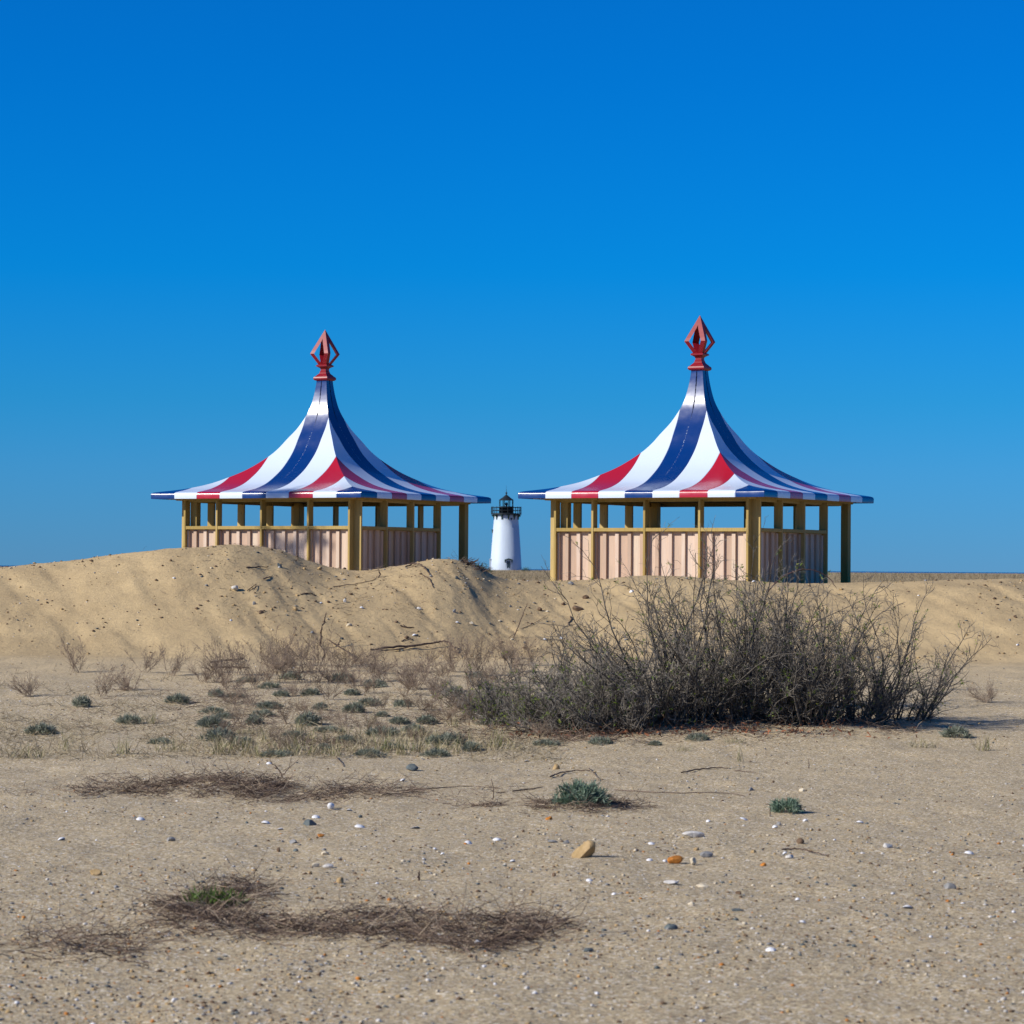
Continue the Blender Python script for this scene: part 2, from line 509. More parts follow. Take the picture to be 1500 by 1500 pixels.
def tubes(polys, sides=3):
    """polys: list of (points list, radii list) -> V,Q"""
    groups = {}
    for p, r in polys:
        groups.setdefault(len(p), []).append((p, r))
    Vs = []; Qs = []; off = 0
    for n, L in groups.items():
        P = np.array([a for a, _ in L], float); Rr = np.array([b_ for _, b_ in L], float)
        T = unit(np.gradient(P, axis=1))
        ref = unit(RNG.normal(size=(len(L), 1, 3)))
        A = unit(np.cross(T, ref)); B = np.cross(T, A)
        an = np.arange(sides) * 2 * math.pi / sides
        ring = P[:, :, None, :] + Rr[:, :, None, None] * (np.cos(an)[:, None] * A[:, :, None, :] + np.sin(an)[:, None] * B[:, :, None, :])
        M = len(L)
        idx = np.arange(M * n * sides).reshape(M, n, sides) + off
        q = np.stack([idx[:, :-1, :], np.roll(idx, -1, 2)[:, :-1, :], np.roll(idx, -1, 2)[:, 1:, :], idx[:, 1:, :]], -1).reshape(-1, 4)
        Vs.append(ring.reshape(-1, 3)); Qs.append(q); off += M * n * sides
    return np.concatenate(Vs), np.concatenate(Qs)


def blades(base, tip_dir, length, width, bend, segs=3, tipw=0.12):
    """flat curved blades. base (M,3), tip_dir (M,3) unit, bend (M,3) sideways droop"""
    M = len(base)
    t = np.linspace(0, 1, segs + 1)
    P = base[:, None, :] + tip_dir[:, None, :] * (length[:, None] * t)[..., None] + bend[:, None, :] * (length[:, None] * t ** 2)[..., None]
    side = unit(np.cross(tip_dir + 1e-3, RNG.normal(size=(M, 3))))
    w = width[:, None] * (1 - (1 - tipw) * t ** 1.5) * np.where(t == 0, 0.6, 1.0)
    L = P - side[:, None, :] * w[..., None] / 2; Rt = P + side[:, None, :] * w[..., None] / 2
    V = np.stack([L, Rt], 2).reshape(-1, 3)
    i = np.arange(M * (segs + 1) * 2).reshape(M, segs + 1, 2)
    Q = np.stack([i[:, :-1, 0], i[:, :-1, 1], i[:, 1:, 1], i[:, 1:, 0]], -1).reshape(-1, 4)
    return V, Q


def copy_tree(o, parent=None):
    c = o.copy(); COL.objects.link(c)
    if parent: c.parent = parent
    for ch in list(o.children):
        copy_tree(ch, c)
    return c


# ------------------------------------------------------------------ labels
LANDMARKS = [
    ('the bright orange stone', 988, 1260), ('the upright tan stone', 858, 1252), ('the big green cushion plant', 853, 1165),
    ('the sage cushion at far right', 1153, 1183), ('the long driftwood branch', 605, 950), ('the crooked upright stick', 474, 925),
    ('the round pale cobble', 345, 862), ('the fresh green plant', 330, 1320), ('the dark slate stone', 453, 1205),
    ('the tall bare shrub', 1000, 1060), ('the upper brown twig mat', 430, 1155), ('the left pavilion', 474, 825), ('the right pavilion', 1000, 846),
    ('the lighthouse', 741, 838), ('the flat pale stone', 1016, 1224), ('the lower brown twig mat', 640, 1365), ('the upright shell', 484, 1181)]
USED = set()


def place(what, px, py, skip=''):
    ls = sorted(((math.hypot((px - x) * 1.0, (py - y) * 1.8), n, x, y) for n, x, y in LANDMARKS if n != skip and math.hypot(px - x, py - y) > 6))

    def rel(n, x, y):
        dx = px - x; dy = (py - y) * 1.6
        if abs(dx) > abs(dy) * 1.2:
            return ('just ' if abs(dx) < 45 else '') + ('left of ' if dx < 0 else 'right of ') + n
        return ('just ' if abs(dy) < 45 else '') + ('behind ' if dy < 0 else 'in front of ') + n
    c = [f'{what} {rel(*l[1:])}' for l in ls[:4]]
    c += [f'{what} {rel(*a[1:])} and {rel(*b_[1:])}' for a, b_ in ((ls[0], ls[1]), (ls[0], ls[2]), (ls[1], ls[2]), (ls[0], ls[3]), (ls[1], ls[3]))]
    for s in c:
        if s not in USED and len(s.split()) <= 16:
            USED.add(s); return s
    for s in c:
        for e in ('smallest', 'farther', 'nearer', 'duller', 'paler'):
            q = e + ' ' + s
            if q not in USED and len(q.split()) <= 16:
                USED.add(q); return q
    return c[0]


# ------------------------------------------------------------------ terrain mesh
def build_terrain():
    gx = [np.arange(0, 3.4, 0.036), np.arange(3.4, 9.8, 0.065), 9.8 + 0.1 * (1.28 ** np.arange(0, 36) - 1) / 0.28 + 0.05]
    gx = np.concatenate(gx); gx = gx[gx < 1600]
    xs = np.concatenate([-gx[:0:-1], gx])
    ys = np.concatenate([np.array([-900, -500, -250, -120, -60, -30, -15, -7, -2, 1, 3, 5, 6.5, 7.5]), np.arange(8.2, 18, 0.042), np.arange(18, 30, 0.055), np.arange(30, 44, 0.055),
                         np.arange(44, 54, 0.15), 54 * 1.03 ** np.arange(0, 95)])
    X, Y = np.meshgrid(xs, ys)
    Z = ground(X, Y)
    V = np.stack([X, Y, Z], -1).reshape(-1, 3)
    i = np.arange(len(xs) * len(ys)).reshape(len(ys), len(xs))
    Q = np.stack([i[:-1, :-1], i[:-1, 1:], i[1:, 1:], i[1:, :-1]], -1).reshape(-1, 4)
    o = link('ground', np_mesh('ground', V, Q, smooth=True), M_SAND)
    tag(o, kind='structure')
    mb = MB()
    S = 30000
    mb.add([(-S, -3000, -2.2), (S, -3000, -2.2), (S, S, -2.2), (-S, S, -2.2)], [(0, 1, 2, 3)])
    tag(mb.build('sea', M_SEA), kind='structure')


build_terrain()

# ------------------------------------------------------------------ pavilion
HS = STRIPE_S / 2
PROF = [(2.125, -0.105), (2.128, -0.03), (2.118, -0.010), (2.095, 0.003), (2.0, 0.022), (1.86, 0.045), (1.671, 0.085), (1.42, 0.165), (1.179, 0.285), (0.94, 0.435), (0.71, 0.635),
        (0.575, 0.79), (0.467, 0.955), (0.34, 1.145), (0.24, 1.345), (0.192, 1.47), (0.161, 1.585), (0.128, 1.76), (0.106, 1.93), (0.101, 2.0)]
ZE = 1.495     # top of the eave band


def smooth_prof():
    out = []
    P = PROF
    for i in range(len(P) - 1):
        p0 = P[max(i - 1, 0)]; p1 = P[i]; p2 = P[i + 1]; p3 = P[min(i + 2, len(P) - 1)]
        n = 1 if i < 3 else 4
        for k in range(n):
            t = k / n
            out.append(tuple(0.5 * (2 * b_ + (c - a) * t + (2 * a - 5 * b_ + 4 * c - d) * t * t + (3 * b_ - a - 3 * c + d) * t ** 3) for a, b_, c, d in zip(p0, p1, p2, p3)))
    out.append(P[-1])
    return out


def build_pavilion():
    root = empty('beach_pavilion', (0, 0, 0))
    pr = smooth_prof()
    mb = MB()
    nc = 18
    for k in range(4):
        ca, sa = math.cos(k * math.pi / 2), math.sin(k * math.pi / 2)
        vs = []; us = []
        for w, z in pr:
            for j in range(nc + 1):
                t = -w + 2 * w * j / nc
                x, y = t, -w
                vs.append((x * ca - y * sa, x * sa + y * ca, z + ZE)); us.append(max(-HS + .001, min(HS - .001, t)))
        base = len(mb.v); mb.v += vs
        for i in range(len(pr) - 1):
            for j in range(nc):
                q = (i * (nc + 1) + j, i * (nc + 1) + j + 1, (i + 1) * (nc + 1) + j + 1, (i + 1) * (nc + 1) + j)
                mb.f.append(tuple(base + a for a in q)); mb.u.append([us[a] for a in q]); mb.mi.append(0); mb.sm.append(True)
    roof = mb.build('roof', M_ROOF, root)
    # finial: turned square base, then the open spearhead
    def sq(prof):
        m_ = MB()
        m_.lathe([(a / math.sqrt(2), z) for a, z in prof], 4, False, rot=math.pi / 4)
        return m_
    fin = empty  # placeholder name, replaced below
    w = 0.080; zb, zm, zt = 3.765, 3.945, 4.372
    a0, a1 = 0.165, 0.372
    secs = []
    for i in range(5):
        t = i / 4; secs.append((a0 + (a1 - a0) * t, zb + (zm - zb) * t))
    for i in range(1, 9):
        t = i / 8; secs.append((a1 * (1 - t) + 0.003, zm + (zt - zm) * t))
    sp = MB()
    for cx, cy in ((1, 1), (-1, 1), (-1, -1), (1, -1)):
        vs = []
        for a, z in secs:
            h = a / 2; ww = min(w, h)
            vs += [(cx * h, cy * h, z), (cx * (h - ww), cy * h, z), (cx * (h - ww * 0.52), cy * (h - ww * 0.52), z), (cx * h, cy * (h - ww), z)]
        fs = []
        for i in range(len(secs) - 1):
            for j in range(4):
                fs.append((i * 4 + j, i * 4 + (j + 1) % 4, (i + 1) * 4 + (j + 1) % 4, (i + 1) * 4 + j))
        fs.append((0, 3, 2, 1)); n = (len(secs) - 1) * 4; fs.append((n, n + 1, n + 2, n + 3))
        if cx * cy < 0:
            fs = [f[::-1] for f in fs]
        sp.add(vs, fs)
    finial = sp.build('finial', M_RED, root)
    sq([(0.195, 3.478), (0.25, 3.486), (0.285, 3.503), (0.288, 3.522), (0.272, 3.545), (0.235, 3.556), (0.205, 3.575), (0.15, 3.602), (0.126, 3.624), (0.126, 3.641), (0.108, 3.650),
        (0.106, 3.683), (0.125, 3.702), (0.19, 3.722), (0.222, 3.728), (0.222, 3.748), (0.19, 3.760), (0.14, 3.768)]).build('finial_base', M_RED, finial)
    # walls
    L = 3.64; ox, oy = 0.07, -0.06
    def face(k):
        ca, sa = math.cos(k * math.pi / 2), math.sin(k * math.pi / 2)
        def T(s, d, z):              # s along the wall from its left end, d inward from the stud fronts
            x = s - L / 2; y = -L / 2 + d
            return (x * ca - y * sa + ox, x * sa + y * ca + oy, z)
        return T
    nn = 0.135; st = 0.038; dp = 0.14; ZB = -0.28; ZT = 1.402
    for k in range(4):
        T = face(k)
        p = MB()
        if k == 2: p.box(0.005, 0.13, 0.005, 0.13, ZB, ZT, T)
        else: p.box(nn + st + 0.003, nn + st + 0.13, nn + 0.006, nn + 0.13, ZB, ZT, T)
        p.build('corner_post', M_FRAME, root, 0.004)
        if k == 1:
            cuts = [nn, 0.93, 1.78, 2.66]
            ends = cuts
        elif k == 0:
            cuts = [nn, 0.80, 1.71, 2.655, L - nn - st]; ends = cuts
        else:
            cuts = [0.93, 1.82, 2.72, L - nn - st] if k == 2 else [nn, 0.93, 1.82, 2.72, L - nn - st]; ends = cuts
        for s in ends:
            q = MB(); q.box(s, s + st, 0, dp, ZB, ZT, T); q.build('stud', M_FRAME, root, 0.003)
        for a, c in zip(cuts[:-1], cuts[1:]):
            a += st + 0.001; c -= 0.001
            q = MB(); q.box(a, c, 0.006, 0.132, 0.875, 0.930, T); q.build('rail', M_FRAME, root, 0.003)
            n = max(3, round((c - a) / 0.205)); pw = (c - a) / n
            q = MB()
            for i in range(n):
                q.box(a + i * pw + 0.0006, a + (i + 1) * pw - 0.0006, 0.092 + random.uniform(0, .003), 0.11, ZB, 0.874, T)
            for i in range(n):
                s0 = a + (i + 0.78) * pw
                q.box(s0 - 0.03, s0 + 0.03, 0.056, 0.0915, ZB, 0.858 - random.choice((0, 0, .012)), T)
            q.box(a, a + 0.03, 0.056, 0.0915, ZB, 0.858, T)
            q.build('wall_panel', M_SIDING, root)
        h = MB(); h.box(nn + st + 0.004, L - nn - st - 0.004, 0.085, 0.125, 1.335, 1.403, T); h.build('header', M_FRAME, root)
        h = MB(); h.box(0.0, L, -0.03, -0.003, 1.365, 1.404, T)
        h.build('eave_trim', M_FRAME, root)
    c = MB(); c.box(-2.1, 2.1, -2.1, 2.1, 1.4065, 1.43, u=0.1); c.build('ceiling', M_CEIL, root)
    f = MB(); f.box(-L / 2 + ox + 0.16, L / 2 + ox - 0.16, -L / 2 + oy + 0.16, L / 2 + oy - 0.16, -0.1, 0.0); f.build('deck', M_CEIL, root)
    return root


pav = build_pavilion()
GRP = 'striped beach pavilions'
c = at(1024.8, 560, 46.0); pav.location = (c.x, c.y, 1.215); pav.rotation_euler = (0, 0, R(-29.8))
tag(pav, 'red white and blue striped pavilion on the right, standing behind the bare shrub', 'pavilion', GRP)
pav2 = copy_tree(pav)
c = at(475.6, 560, 49.8); pav2.location = (c.x, c.y, 1.257); pav2.rotation_euler = (0, 0, R(-29.6))
tag(pav2, 'red white and blue striped pavilion on the left, half buried behind the sand heap', 'pavilion', GRP)


# ------------------------------------------------------------------ lighthouse
def build_lighthouse():
    D = 496.0
    k = D / FPX
    c = at(741.0, 836, D)
    z0 = c.z - 0.6
    root = empty('lighthouse', (c.x, c.y, z0))
    tag(root, 'small white tapered lighthouse with black lantern, far off between the two pavilions', 'lighthouse')
    zy = lambda y: (EYE + (832 - (700 + y / 10.0)) * k) - z0 - 0.0
    cx = lambda x: ((x / 10.0 + 690) - 741.0) * k
    rw = lambda a: a / 20.0 * k
    mb = MB()
    pf = []
    for y, wd in ((1395, 468), (1340, 462), (1146, 442), (1145, 440), (936, 412), (935, 410), (721, 381), (720, 379), (600, 358), (560, 352), (528, 350)):
        pf.append((rw(wd), zy(y)))
    mb.lathe(pf, 64)
    tower = mb.build('tower', M_WHITE, root)
    g = MB(); g.lathe([(rw(350), zy(533)), (rw(446), zy(528)), (rw(446), zy(510)), (rw(210), zy(509))], 24, False); g.build('gallery', M_BLACK, root)
    r = MB(); rad = rw(436)
    for zz in (zy(424), zy(468)):
        r.lathe([(rad - 0.05, zz - 0.04), (rad + 0.05, zz - 0.04), (rad + 0.05, zz + 0.04), (rad - 0.05, zz + 0.04), (rad - 0.05, zz - 0.04)], 24, False)
    for i in range(16):
        a = i * 2 * math.pi / 16 + 0.1; x, y = rad * math.cos(a), rad * math.sin(a)
        r.box(x - 0.06, x + 0.06, y - 0.06, y + 0.06, zy(511), zy(412))
    r.build('railing', M_BLACK, root)
    for i in range(12):
        a = i * 2 * math.pi / 12 + 0.18; b_ = MB()
        ca, sa = math.cos(a), math.sin(a)
        def T(x, y, z): return (x * ca - y * sa, x * sa + y * ca, z)
        vs = []
        for yy in (-0.11, 0.11):
            for x, z in ((rw(350), zy(534)), (rw(432), zy(534)), (rw(432), zy(548)), (rw(384), zy(564)), (rw(372), zy(602)), (rw(352), zy(602))):
                vs.append(T(x, yy, z))
        fs = [(0, 1, 2, 3, 4, 5)[::-1], (6, 7, 8, 9, 10, 11)] + [(i_, (i_ + 1) % 6, (i_ + 1) % 6 + 6, i_ + 6) for i_ in range(6)]
        b_.add(vs, fs); b_.build('bracket', M_GREEN, root)
    b_ = MB(); b_.lathe([(rw(212), zy(511)), (rw(212), zy(411)), (rw(200), zy(410))], 8, False, rot=0.3); b_.build('lantern_base', M_BLACK, root)
    b_ = MB(); b_.lathe([(rw(196), zy(409)), (rw(196), zy(316))], 8, False, rot=0.3); b_.build('lantern_glass', M_GLASS, root)
    b_ = MB()
    for i in range(8):
        a = i * math.pi / 4 + 0.3; x, y = rw(204) * math.cos(a), rw(204) * math.sin(a)
        b_.box(x - 0.07, x + 0.07, y - 0.07, y + 0.07, zy(410), zy(315))
    b_.build('lantern_frame', M_GREEN, root)
    b_ = MB(); b_.lathe([(0.12, zy(408)), (0.25, zy(385)), (0.25, zy(360)), (0.1, zy(350))], 12); b_.build('lamp', M_PANE, root)
    b_ = MB(); b_.lathe([(rw(214), zy(320)), (rw(214), zy(312)), (rw(122), zy(280)), (rw(64), zy(256)), (rw(28), zy(241)), (rw(14), zy(236)), (rw(14), zy(229)), (rw(28), zy(218)), (rw(28), zy(208)), (rw(10), zy(196))], 16, False)
    rf = b_.build('lantern_roof', M_BLACK, root)
    b_ = MB(); b_.lathe([(0.03, zy(198)), (0.012, zy(95))], 6); b_.build('lightning_rod', M_BLACK, rf)
    # door with hood, front right
    a = math.asin(0.17); R0 = rw(448)
    ca, sa = math.cos(a), math.sin(a)
    def T(x, y, z): return (x * ca + (-y) * sa * -1 * -1 + R0 * sa * 0 + R0 * sa, -R0 * ca + x * sa + y * ca, z)
    d = MB(); d.box(-0.52, 0.52, -0.02, 0.4, zy(1335), zy(1195), T); dr = d.build('door_frame', M_WHITE, root)
    d = MB(); d.box(-0.30, 0.30, -0.06, -0.025, zy(1318), zy(1210), T); d.build('window', M_PANE, dr)
    hm = MB()
    for s in (-1, 1):
        vs = []
        for y in (-0.28, 0.3):
            for x, z in ((0, zy(1170)), (s * 0.68, zy(1188)), (s * 0.68, zy(1200)), (0, zy(1184))):
                vs.append(T(x, y, z))
        hm.add(vs, [(0, 1, 2, 3), (7, 6, 5, 4), (0, 4, 5, 1), (1, 5, 6, 2), (2, 6, 7, 3), (3, 7, 4, 0)])
        hm.box(s * 0.62 - 0.06, s * 0.62 + 0.06, -0.2, 0.3, zy(1228), zy(1196), T)
    hm.build('hood', M_GREEN, dr)
    # porthole, side window with hood, side porch
    p = MB(); a = math.asin(0.42); rr = rw(358)
    vs = []; n = 14
    for q in (0.06, -0.12):
        for i in range(n):
            t = 2 * math.pi * i / n
            x, y, z = 0.17 * math.cos(t), -q, zy(592) + 0.17 * math.sin(t)
            vs.append((math.sin(a) * (rr + q) + math.cos(a) * x, -math.cos(a) * (rr + q) + math.sin(a) * x, z))
    p.add(vs, [tuple(range(n))] + [(i, (i + 1) % n, (i + 1) % n + n, i + n) for i in range(n)]); p.build('porthole', M_BLACK, root)
    p = MB(); rr = rw(388)
    p.box(-rr - 0.16, -rr + 0.3, -0.35, 0.35, zy(800), zy(760)); p.box(-rr - 0.24, -rr + 0.3, -0.45, 0.45, zy(759), zy(748)); p.build('side_window', M_GREEN, root)
    p = MB(); rr = rw(462)
    p.box(-rr - 0.10, -rr + 0.8, -0.9, 0.9, zy(1395), zy(1190)); p.box(-rr - 0.16, -rr + 0.8, -1.0, 1.0, zy(1189), zy(1178)); p.build('porch', M_WHITE, root)


build_lighthouse()


# ------------------------------------------------------------------ shrubs
def nrm(v):
    l = math.sqrt(v[0] ** 2 + v[1] ** 2 + v[2] ** 2) or 1
    return (v[0] / l, v[1] / l, v[2] / l)


def jit(v, a):
    return nrm((v[0] + random.gauss(0, a), v[1] + random.gauss(0, a), v[2] + random.gauss(0, a)))


def limb(p, d, length, n, r0_, r1_, wig, up=0.0):
    pts = [p]; dirs = [d]
    st = length / n
    for i in range(n):
        d = jit((d[0], d[1], d[2] + up), wig)
        p = (p[0] + d[0] * st, p[1] + d[1] * st, p[2] + d[2] * st)
        pts.append(p); dirs.append(d)
    return pts, dirs, [r0_ + (r1_ - r0_) * i / n for i in range(n + 1)]


def shrub(name, base, H, spread, nst, lean=(0, 0), reach=0.3, dens=1.0, budp=0.05, gx=None):
    thick = []; thin = []; buds = []
    for s in range(int(nst * (0.92 if H > 0.95 else 1.2))):
        a = random.uniform(0, 2 * math.pi); rr = spread * math.sqrt(random.random()) * 0.55
        bx = base.x + rr * math.cos(a); by = base.y + 0.8 * rr * math.sin(a)
        bz = float(ground(bx, by)) - 0.03
        out = random.uniform(0.1, 1.0) * reach
        d = nrm((math.cos(a) * out + lean[0] * random.uniform(0.3, 1.2), math.sin(a) * out + lean[1], 1.0))
        if random.random() < 0.36:
            d = nrm((d[0] * 2.4, d[1] * 2.0, d[2] * 0.75))
        Ln = H * random.uniform(0.42, 1.12) * (1.0 if random.random() < 0.6 else 0.75)
        r = random.uniform(0.006, 0.0115) * (0.7 + 0.3 * H)
        pts, dirs, rad = limb((bx, by, bz), d, Ln, 9, r, 0.0022, 0.155, 0.035)
        thick.append((pts, rad))
        for i in range(1, 10):
            nb = random.choice((1, 2, 2, 3)) if random.random() < dens else 1
            for _ in range(nb):
                f = random.random()
                q = tuple(pts[i - 1][j] * (1 - f) + pts[i][j] * f for j in range(3))
                dd = dirs[i]
                az = random.uniform(0, 2 * math.pi)
                d2 = nrm((dd[0] + 0.95 * math.cos(az), dd[1] + 0.95 * math.sin(az), dd[2] + random.uniform(-0.35, 0.45)))
                l2 = Ln * random.uniform(0.10, 0.26) * (1.25 - 0.07 * i)
                p2, e2, r2 = limb(q, d2, l2, 4, max(0.0026, rad[i] * 0.55), 0.0014, 0.30, 0.03)
                thick.append((p2, r2))
                for j in (1, 2, 3, 3, 4):
                    if random.random() < 0.72 * dens:
                        az = random.uniform(0, 2 * math.pi)
                        d3 = nrm((e2[j][0] + 0.9 * math.cos(az), e2[j][1] + 0.9 * math.sin(az), e2[j][2] + random.uniform(-0.3, 0.6)))
                        p3, e3, r3 = limb(p2[j], d3, random.uniform(0.03, 0.12), 3, 0.0019, 0.0010, 0.36, 0.03)
                        thin.append((p3, r3))
                        if random.random() < budp:
                            buds.append(p3[2]); buds.append(p3[1])
    o = empty(name, (base.x, base.y, base.z))
    off = np.array([base.x, base.y, base.z])
    V, Q = tubes(thick, 4); link('branches', np_mesh('branches', V - off, Q, smooth=True), M_BARK, o)
    V, Q = tubes(thin, 3); link('twigs', np_mesh('twigs', V - off, Q), M_TWIG, o)
    if buds:
        B = np.repeat(np.array(buds), 4, 0); M = len(B)
        dr = unit(RNG.normal(size=(M, 3)) + np.array([0, 0, 0.7]))
        V, Q = blades(B + RNG.normal(size=(M, 3)) * 0.004, dr, RNG.uniform(0.012, 0.028, M), RNG.uniform(0.006, 0.012, M), RNG.normal(size=(M, 3)) * 0.15, 2, 0.1)
        tag(link('buds', np_mesh('buds', V - off, Q, np.repeat(RNG.random(M // 4), 8)), M_BUD, o), kind='stuff')
    return o


SHRUBS = [
    (985, 1066, 1.66, 0.55, 54, (-0.16, 0), 0.42, 'tallest bare grey shrub, upright, in front of the right pavilion'),
    (1065, 1062, 1.62, 0.5, 54, (0.02, 0), 0.36, 'bare grey shrub with twigs before the pavilion corner, beside the tallest one'),
    (1125, 1064, 1.26, 0.5, 50, (0.10, 0), 0.5, 'bare grey shrub with yellow green buds, right of the tallest one'),
    (1185, 1068, 1.42, 0.5, 50, (0.08, 0), 0.5, 'bare dark shrub at the right edge of the thicket, dry litter beneath'),
    (915, 1076, 1.02, 0.55, 50, (-0.32, 0), 0.5, 'mid height bare shrub leaning left, left of the tallest one'),
    (845, 1080, 0.70, 0.6, 54, (-0.45, 0), 0.7, 'low spreading bare shrub over rust brown leaf litter'),
    (770, 1068, 0.58, 0.55, 46, (-0.5, 0), 0.8, 'low tangled bare shrub at the left end of the thicket'),
    (705, 1045, 0.36, 0.45, 26, (-0.3, 0), 0.9, 'sparse knee high bare bush beyond the left end of the thicket'),
    (1035, 1046, 1.5, 0.6, 40, (0.0, 0), 0.5, 'bare grey shrub crowded behind the tallest one, closest to the pavilion wall'),
    (1160, 1044, 1.5, 0.6, 42, (0.0, 0), 0.5, 'broad bare shrub behind the ones at the right side of the thicket'),
    (870, 1058, 0.85, 0.6, 40, (-0.2, 0), 0.7, 'bare dark shrub behind the low ones at the left half of the thicket'),
    (1250, 1066, 1.32, 0.55, 42, (0.05, 0), 0.5, 'bare grey shrub standing well right of the thicket middle'),
    (1318, 1064, 0.98, 0.5, 32, (0.25, 0), 0.6, 'shorter bare shrub at the far right end of the thicket'),
]
for px, py, H, sp, ns, ln, rc, lb in SHRUBS:
    o = shrub('bare_shrub', hit(px, py - 8), H, sp, ns, ln, rc, 1.0, 0.05 if H > 0.6 else 0.09)
    tag(o, lb, 'shrub', 'bare shrubs in the thicket')

# leaf litter under the thicket
M = 2600
px = np.concatenate([RNG.normal(860, 70, 1100), RNG.normal(1060, 120, 1500)])
d0 = RNG.uniform(24.6, 27.0, M); x = (px - 750) / FPX * d0
B = np.stack([x, d0, ground(x, d0) + RNG.uniform(0.0, 0.05, M)], -1)
V, Q = blades(B, unit(RNG.normal(size=(M, 3)) * [1, 1, 0.4]), RNG.uniform(0.02, 0.05, M), RNG.uniform(0.012, 0.025, M), RNG.normal(size=(M, 3)) * 0.3, 2, 0.2)
tag(link('leaf_litter', np_mesh('leaf_litter', V, Q, np.repeat(RNG.random(M), 2)), M_LEAFLITTER), 'rust brown fallen leaves under the bare thicket', 'leaf litter', kind='stuff')

# ------------------------------------------------------------------ dry wormwood stalks
def make_dry(seed, H, W, n):
    random.seed(seed)
    polys = []
    for s in range(n):
        a = random.uniform(0, 2 * math.pi); o_ = (random.random() ** 0.6) * W / H * 1.5
        d = nrm((math.cos(a) * o_, math.sin(a) * o_, 1))
        Ln = H * random.uniform(0.45, 1.1)
        p, e, r = limb((random.gauss(0, 0.03), random.gauss(0, 0.03), -0.01), d, Ln, 7, 0.0028, 0.0010, 0.09, 0.04)
        polys.append((p, r))
        for i in range(2, 8):
            for _ in range(random.choice((2, 3, 4))):
                az = random.uniform(0, 2 * math.pi)
                d2 = nrm((e[i][0] + 0.8 * math.cos(az), e[i][1] + 0.8 * math.sin(az), e[i][2] + 0.1))
                f = random.random(); q = tuple(p[i - 1][j] * (1 - f) + p[i][j] * f for j in range(3))
                p2, e2, r2 = limb(q, d2, random.uniform(0.03, 0.14), 3, 0.0012, 0.0007, 0.2, 0.08)
                polys.append((p2, r2))
                for j in (1, 2, 3):
                    for _k in range(2):
                        p3, e3, r3 = limb(p2[j], jit(e2[j], 0.7), random.uniform(0.008, 0.028), 2, 0.0011, 0.0007, 0.2)
                        polys.append((p3, r3))
    V, Q = tubes(polys, 3)
    return np_mesh('dry_stalk_plant', V, Q)


DRYM = [make_dry(3, 0.42, 0.30, 9), make_dry(5, 0.30, 0.32, 11), make_dry(9, 0.50, 0.18, 6), make_dry(13, 0.36, 0.42, 8), make_dry(17, 0.24, 0.40, 8)]
for me in DRYM: me.materials.append(M_DRY)
DRY = [(322, 1000, 0, 1.2), (345, 1030, 4, 1.0), (388, 972, 3, 1.1), (410, 1000, 2, 1.0), (425, 985, 1, 1.0), (446, 965, 4, 1.0), (485, 1000, 4, 1.2), (515, 975, 4, 1.0), (535, 1015, 4, .9), (630, 972, 3, .7), (645, 1015, 1, .9), (682, 965, 3, 1.0), (715, 1010, 1, .9), (742, 975, 0, 1.0), (770, 955, 3, .7), (695, 1060, 4, .9), (620, 1040, 4, .8), (470, 1060, 4, .8), (540, 1070, 4, .7), (420, 1095, 4, .7),
       (415, 975, 0, 1.1), (470, 975, 2, 1.1), (530, 980, 3, 1.1), (560, 1000, 0, 1.0), (625, 985, 4, 1.0), (660, 968, 2, .8), (700, 990, 0, 1.1), (750, 1000, 3, 1.2), (780, 975, 0, .8), (335, 990, 2, .8), (375, 1010, 0, .9), (600, 1018, 3, 1.2), (722, 1030, 3, 1.0), (675, 1040, 4, 1.0), (445, 1045, 4, .7), (395, 1085, 3, .6), (350, 1060, 0, .6), (560, 1085, 0, .5), (675, 1090, 3, .5), (300, 1000, 4, 1.0), (215, 985, 3, 1.0), (150, 1020, 0, .9),
       (400, 985, 3, 1.0), (430, 1020, 4, .9), (330, 1010, 4, 1.0), (480, 1025, 3, .8), (520, 1005, 4, 1.0), (590, 992, 3, .7), (645, 990, 4, 1.0), (690, 1010, 3, 1.0), (365, 1035, 3, .7), (730, 1000, 4, 1.1), (450, 985, 2, 1.0), (560, 1040, 3, .6), (330, 1075, 4, .7), (655, 1055, 4, .8), (505, 1065, 3, .6), (610, 1085, 4, .6),
       (462, 1000, 2, 1.05), (440, 1000, 0, 1.0), (500, 985, 0, 0.9), (548, 985, 1, 1.0), (612, 1010, 1, 1.15), (352, 988, 0, 0.9), (390, 1000, 0, 0.8), (318, 985, 1, .8), (668, 985, 0, 0.95), (705, 975, 2, .8),
       (735, 965, 1, .8), (760, 985, 0, .9), (420, 1060, 0, .55), (345, 1100, 2, .5), (410, 1105, 2, .45), (642, 1030, 0, .75), (690, 1040, 1, .8), (795, 1080, 1, .6), (600, 1040, 0, .5), (250, 990, 0, .9), (190, 1010, 1, .9), (110, 985, 0, 1.0), (45, 1020, 1, .9),
       (1385, 1010, 0, .8), (1450, 1030, 1, .9)]
for px, py, v, s in DRY:
    o = bpy.data.objects.new('dry_stalk_plant', DRYM[v]); COL.objects.link(o)
    p = hit(px, py); o.location = p; o.scale = (s,) * 3; o.rotation_euler = (random.gauss(0, .12), random.gauss(0, .12), random.uniform(0, 6.28))
    tag(o, place(('wispy', 'bushy', 'tall thin', 'wide spreading', 'low sprawling')[v] + ' dead brown stalk plant', px, py), 'dry plant', 'dead brown stalk plants on the sand flat')

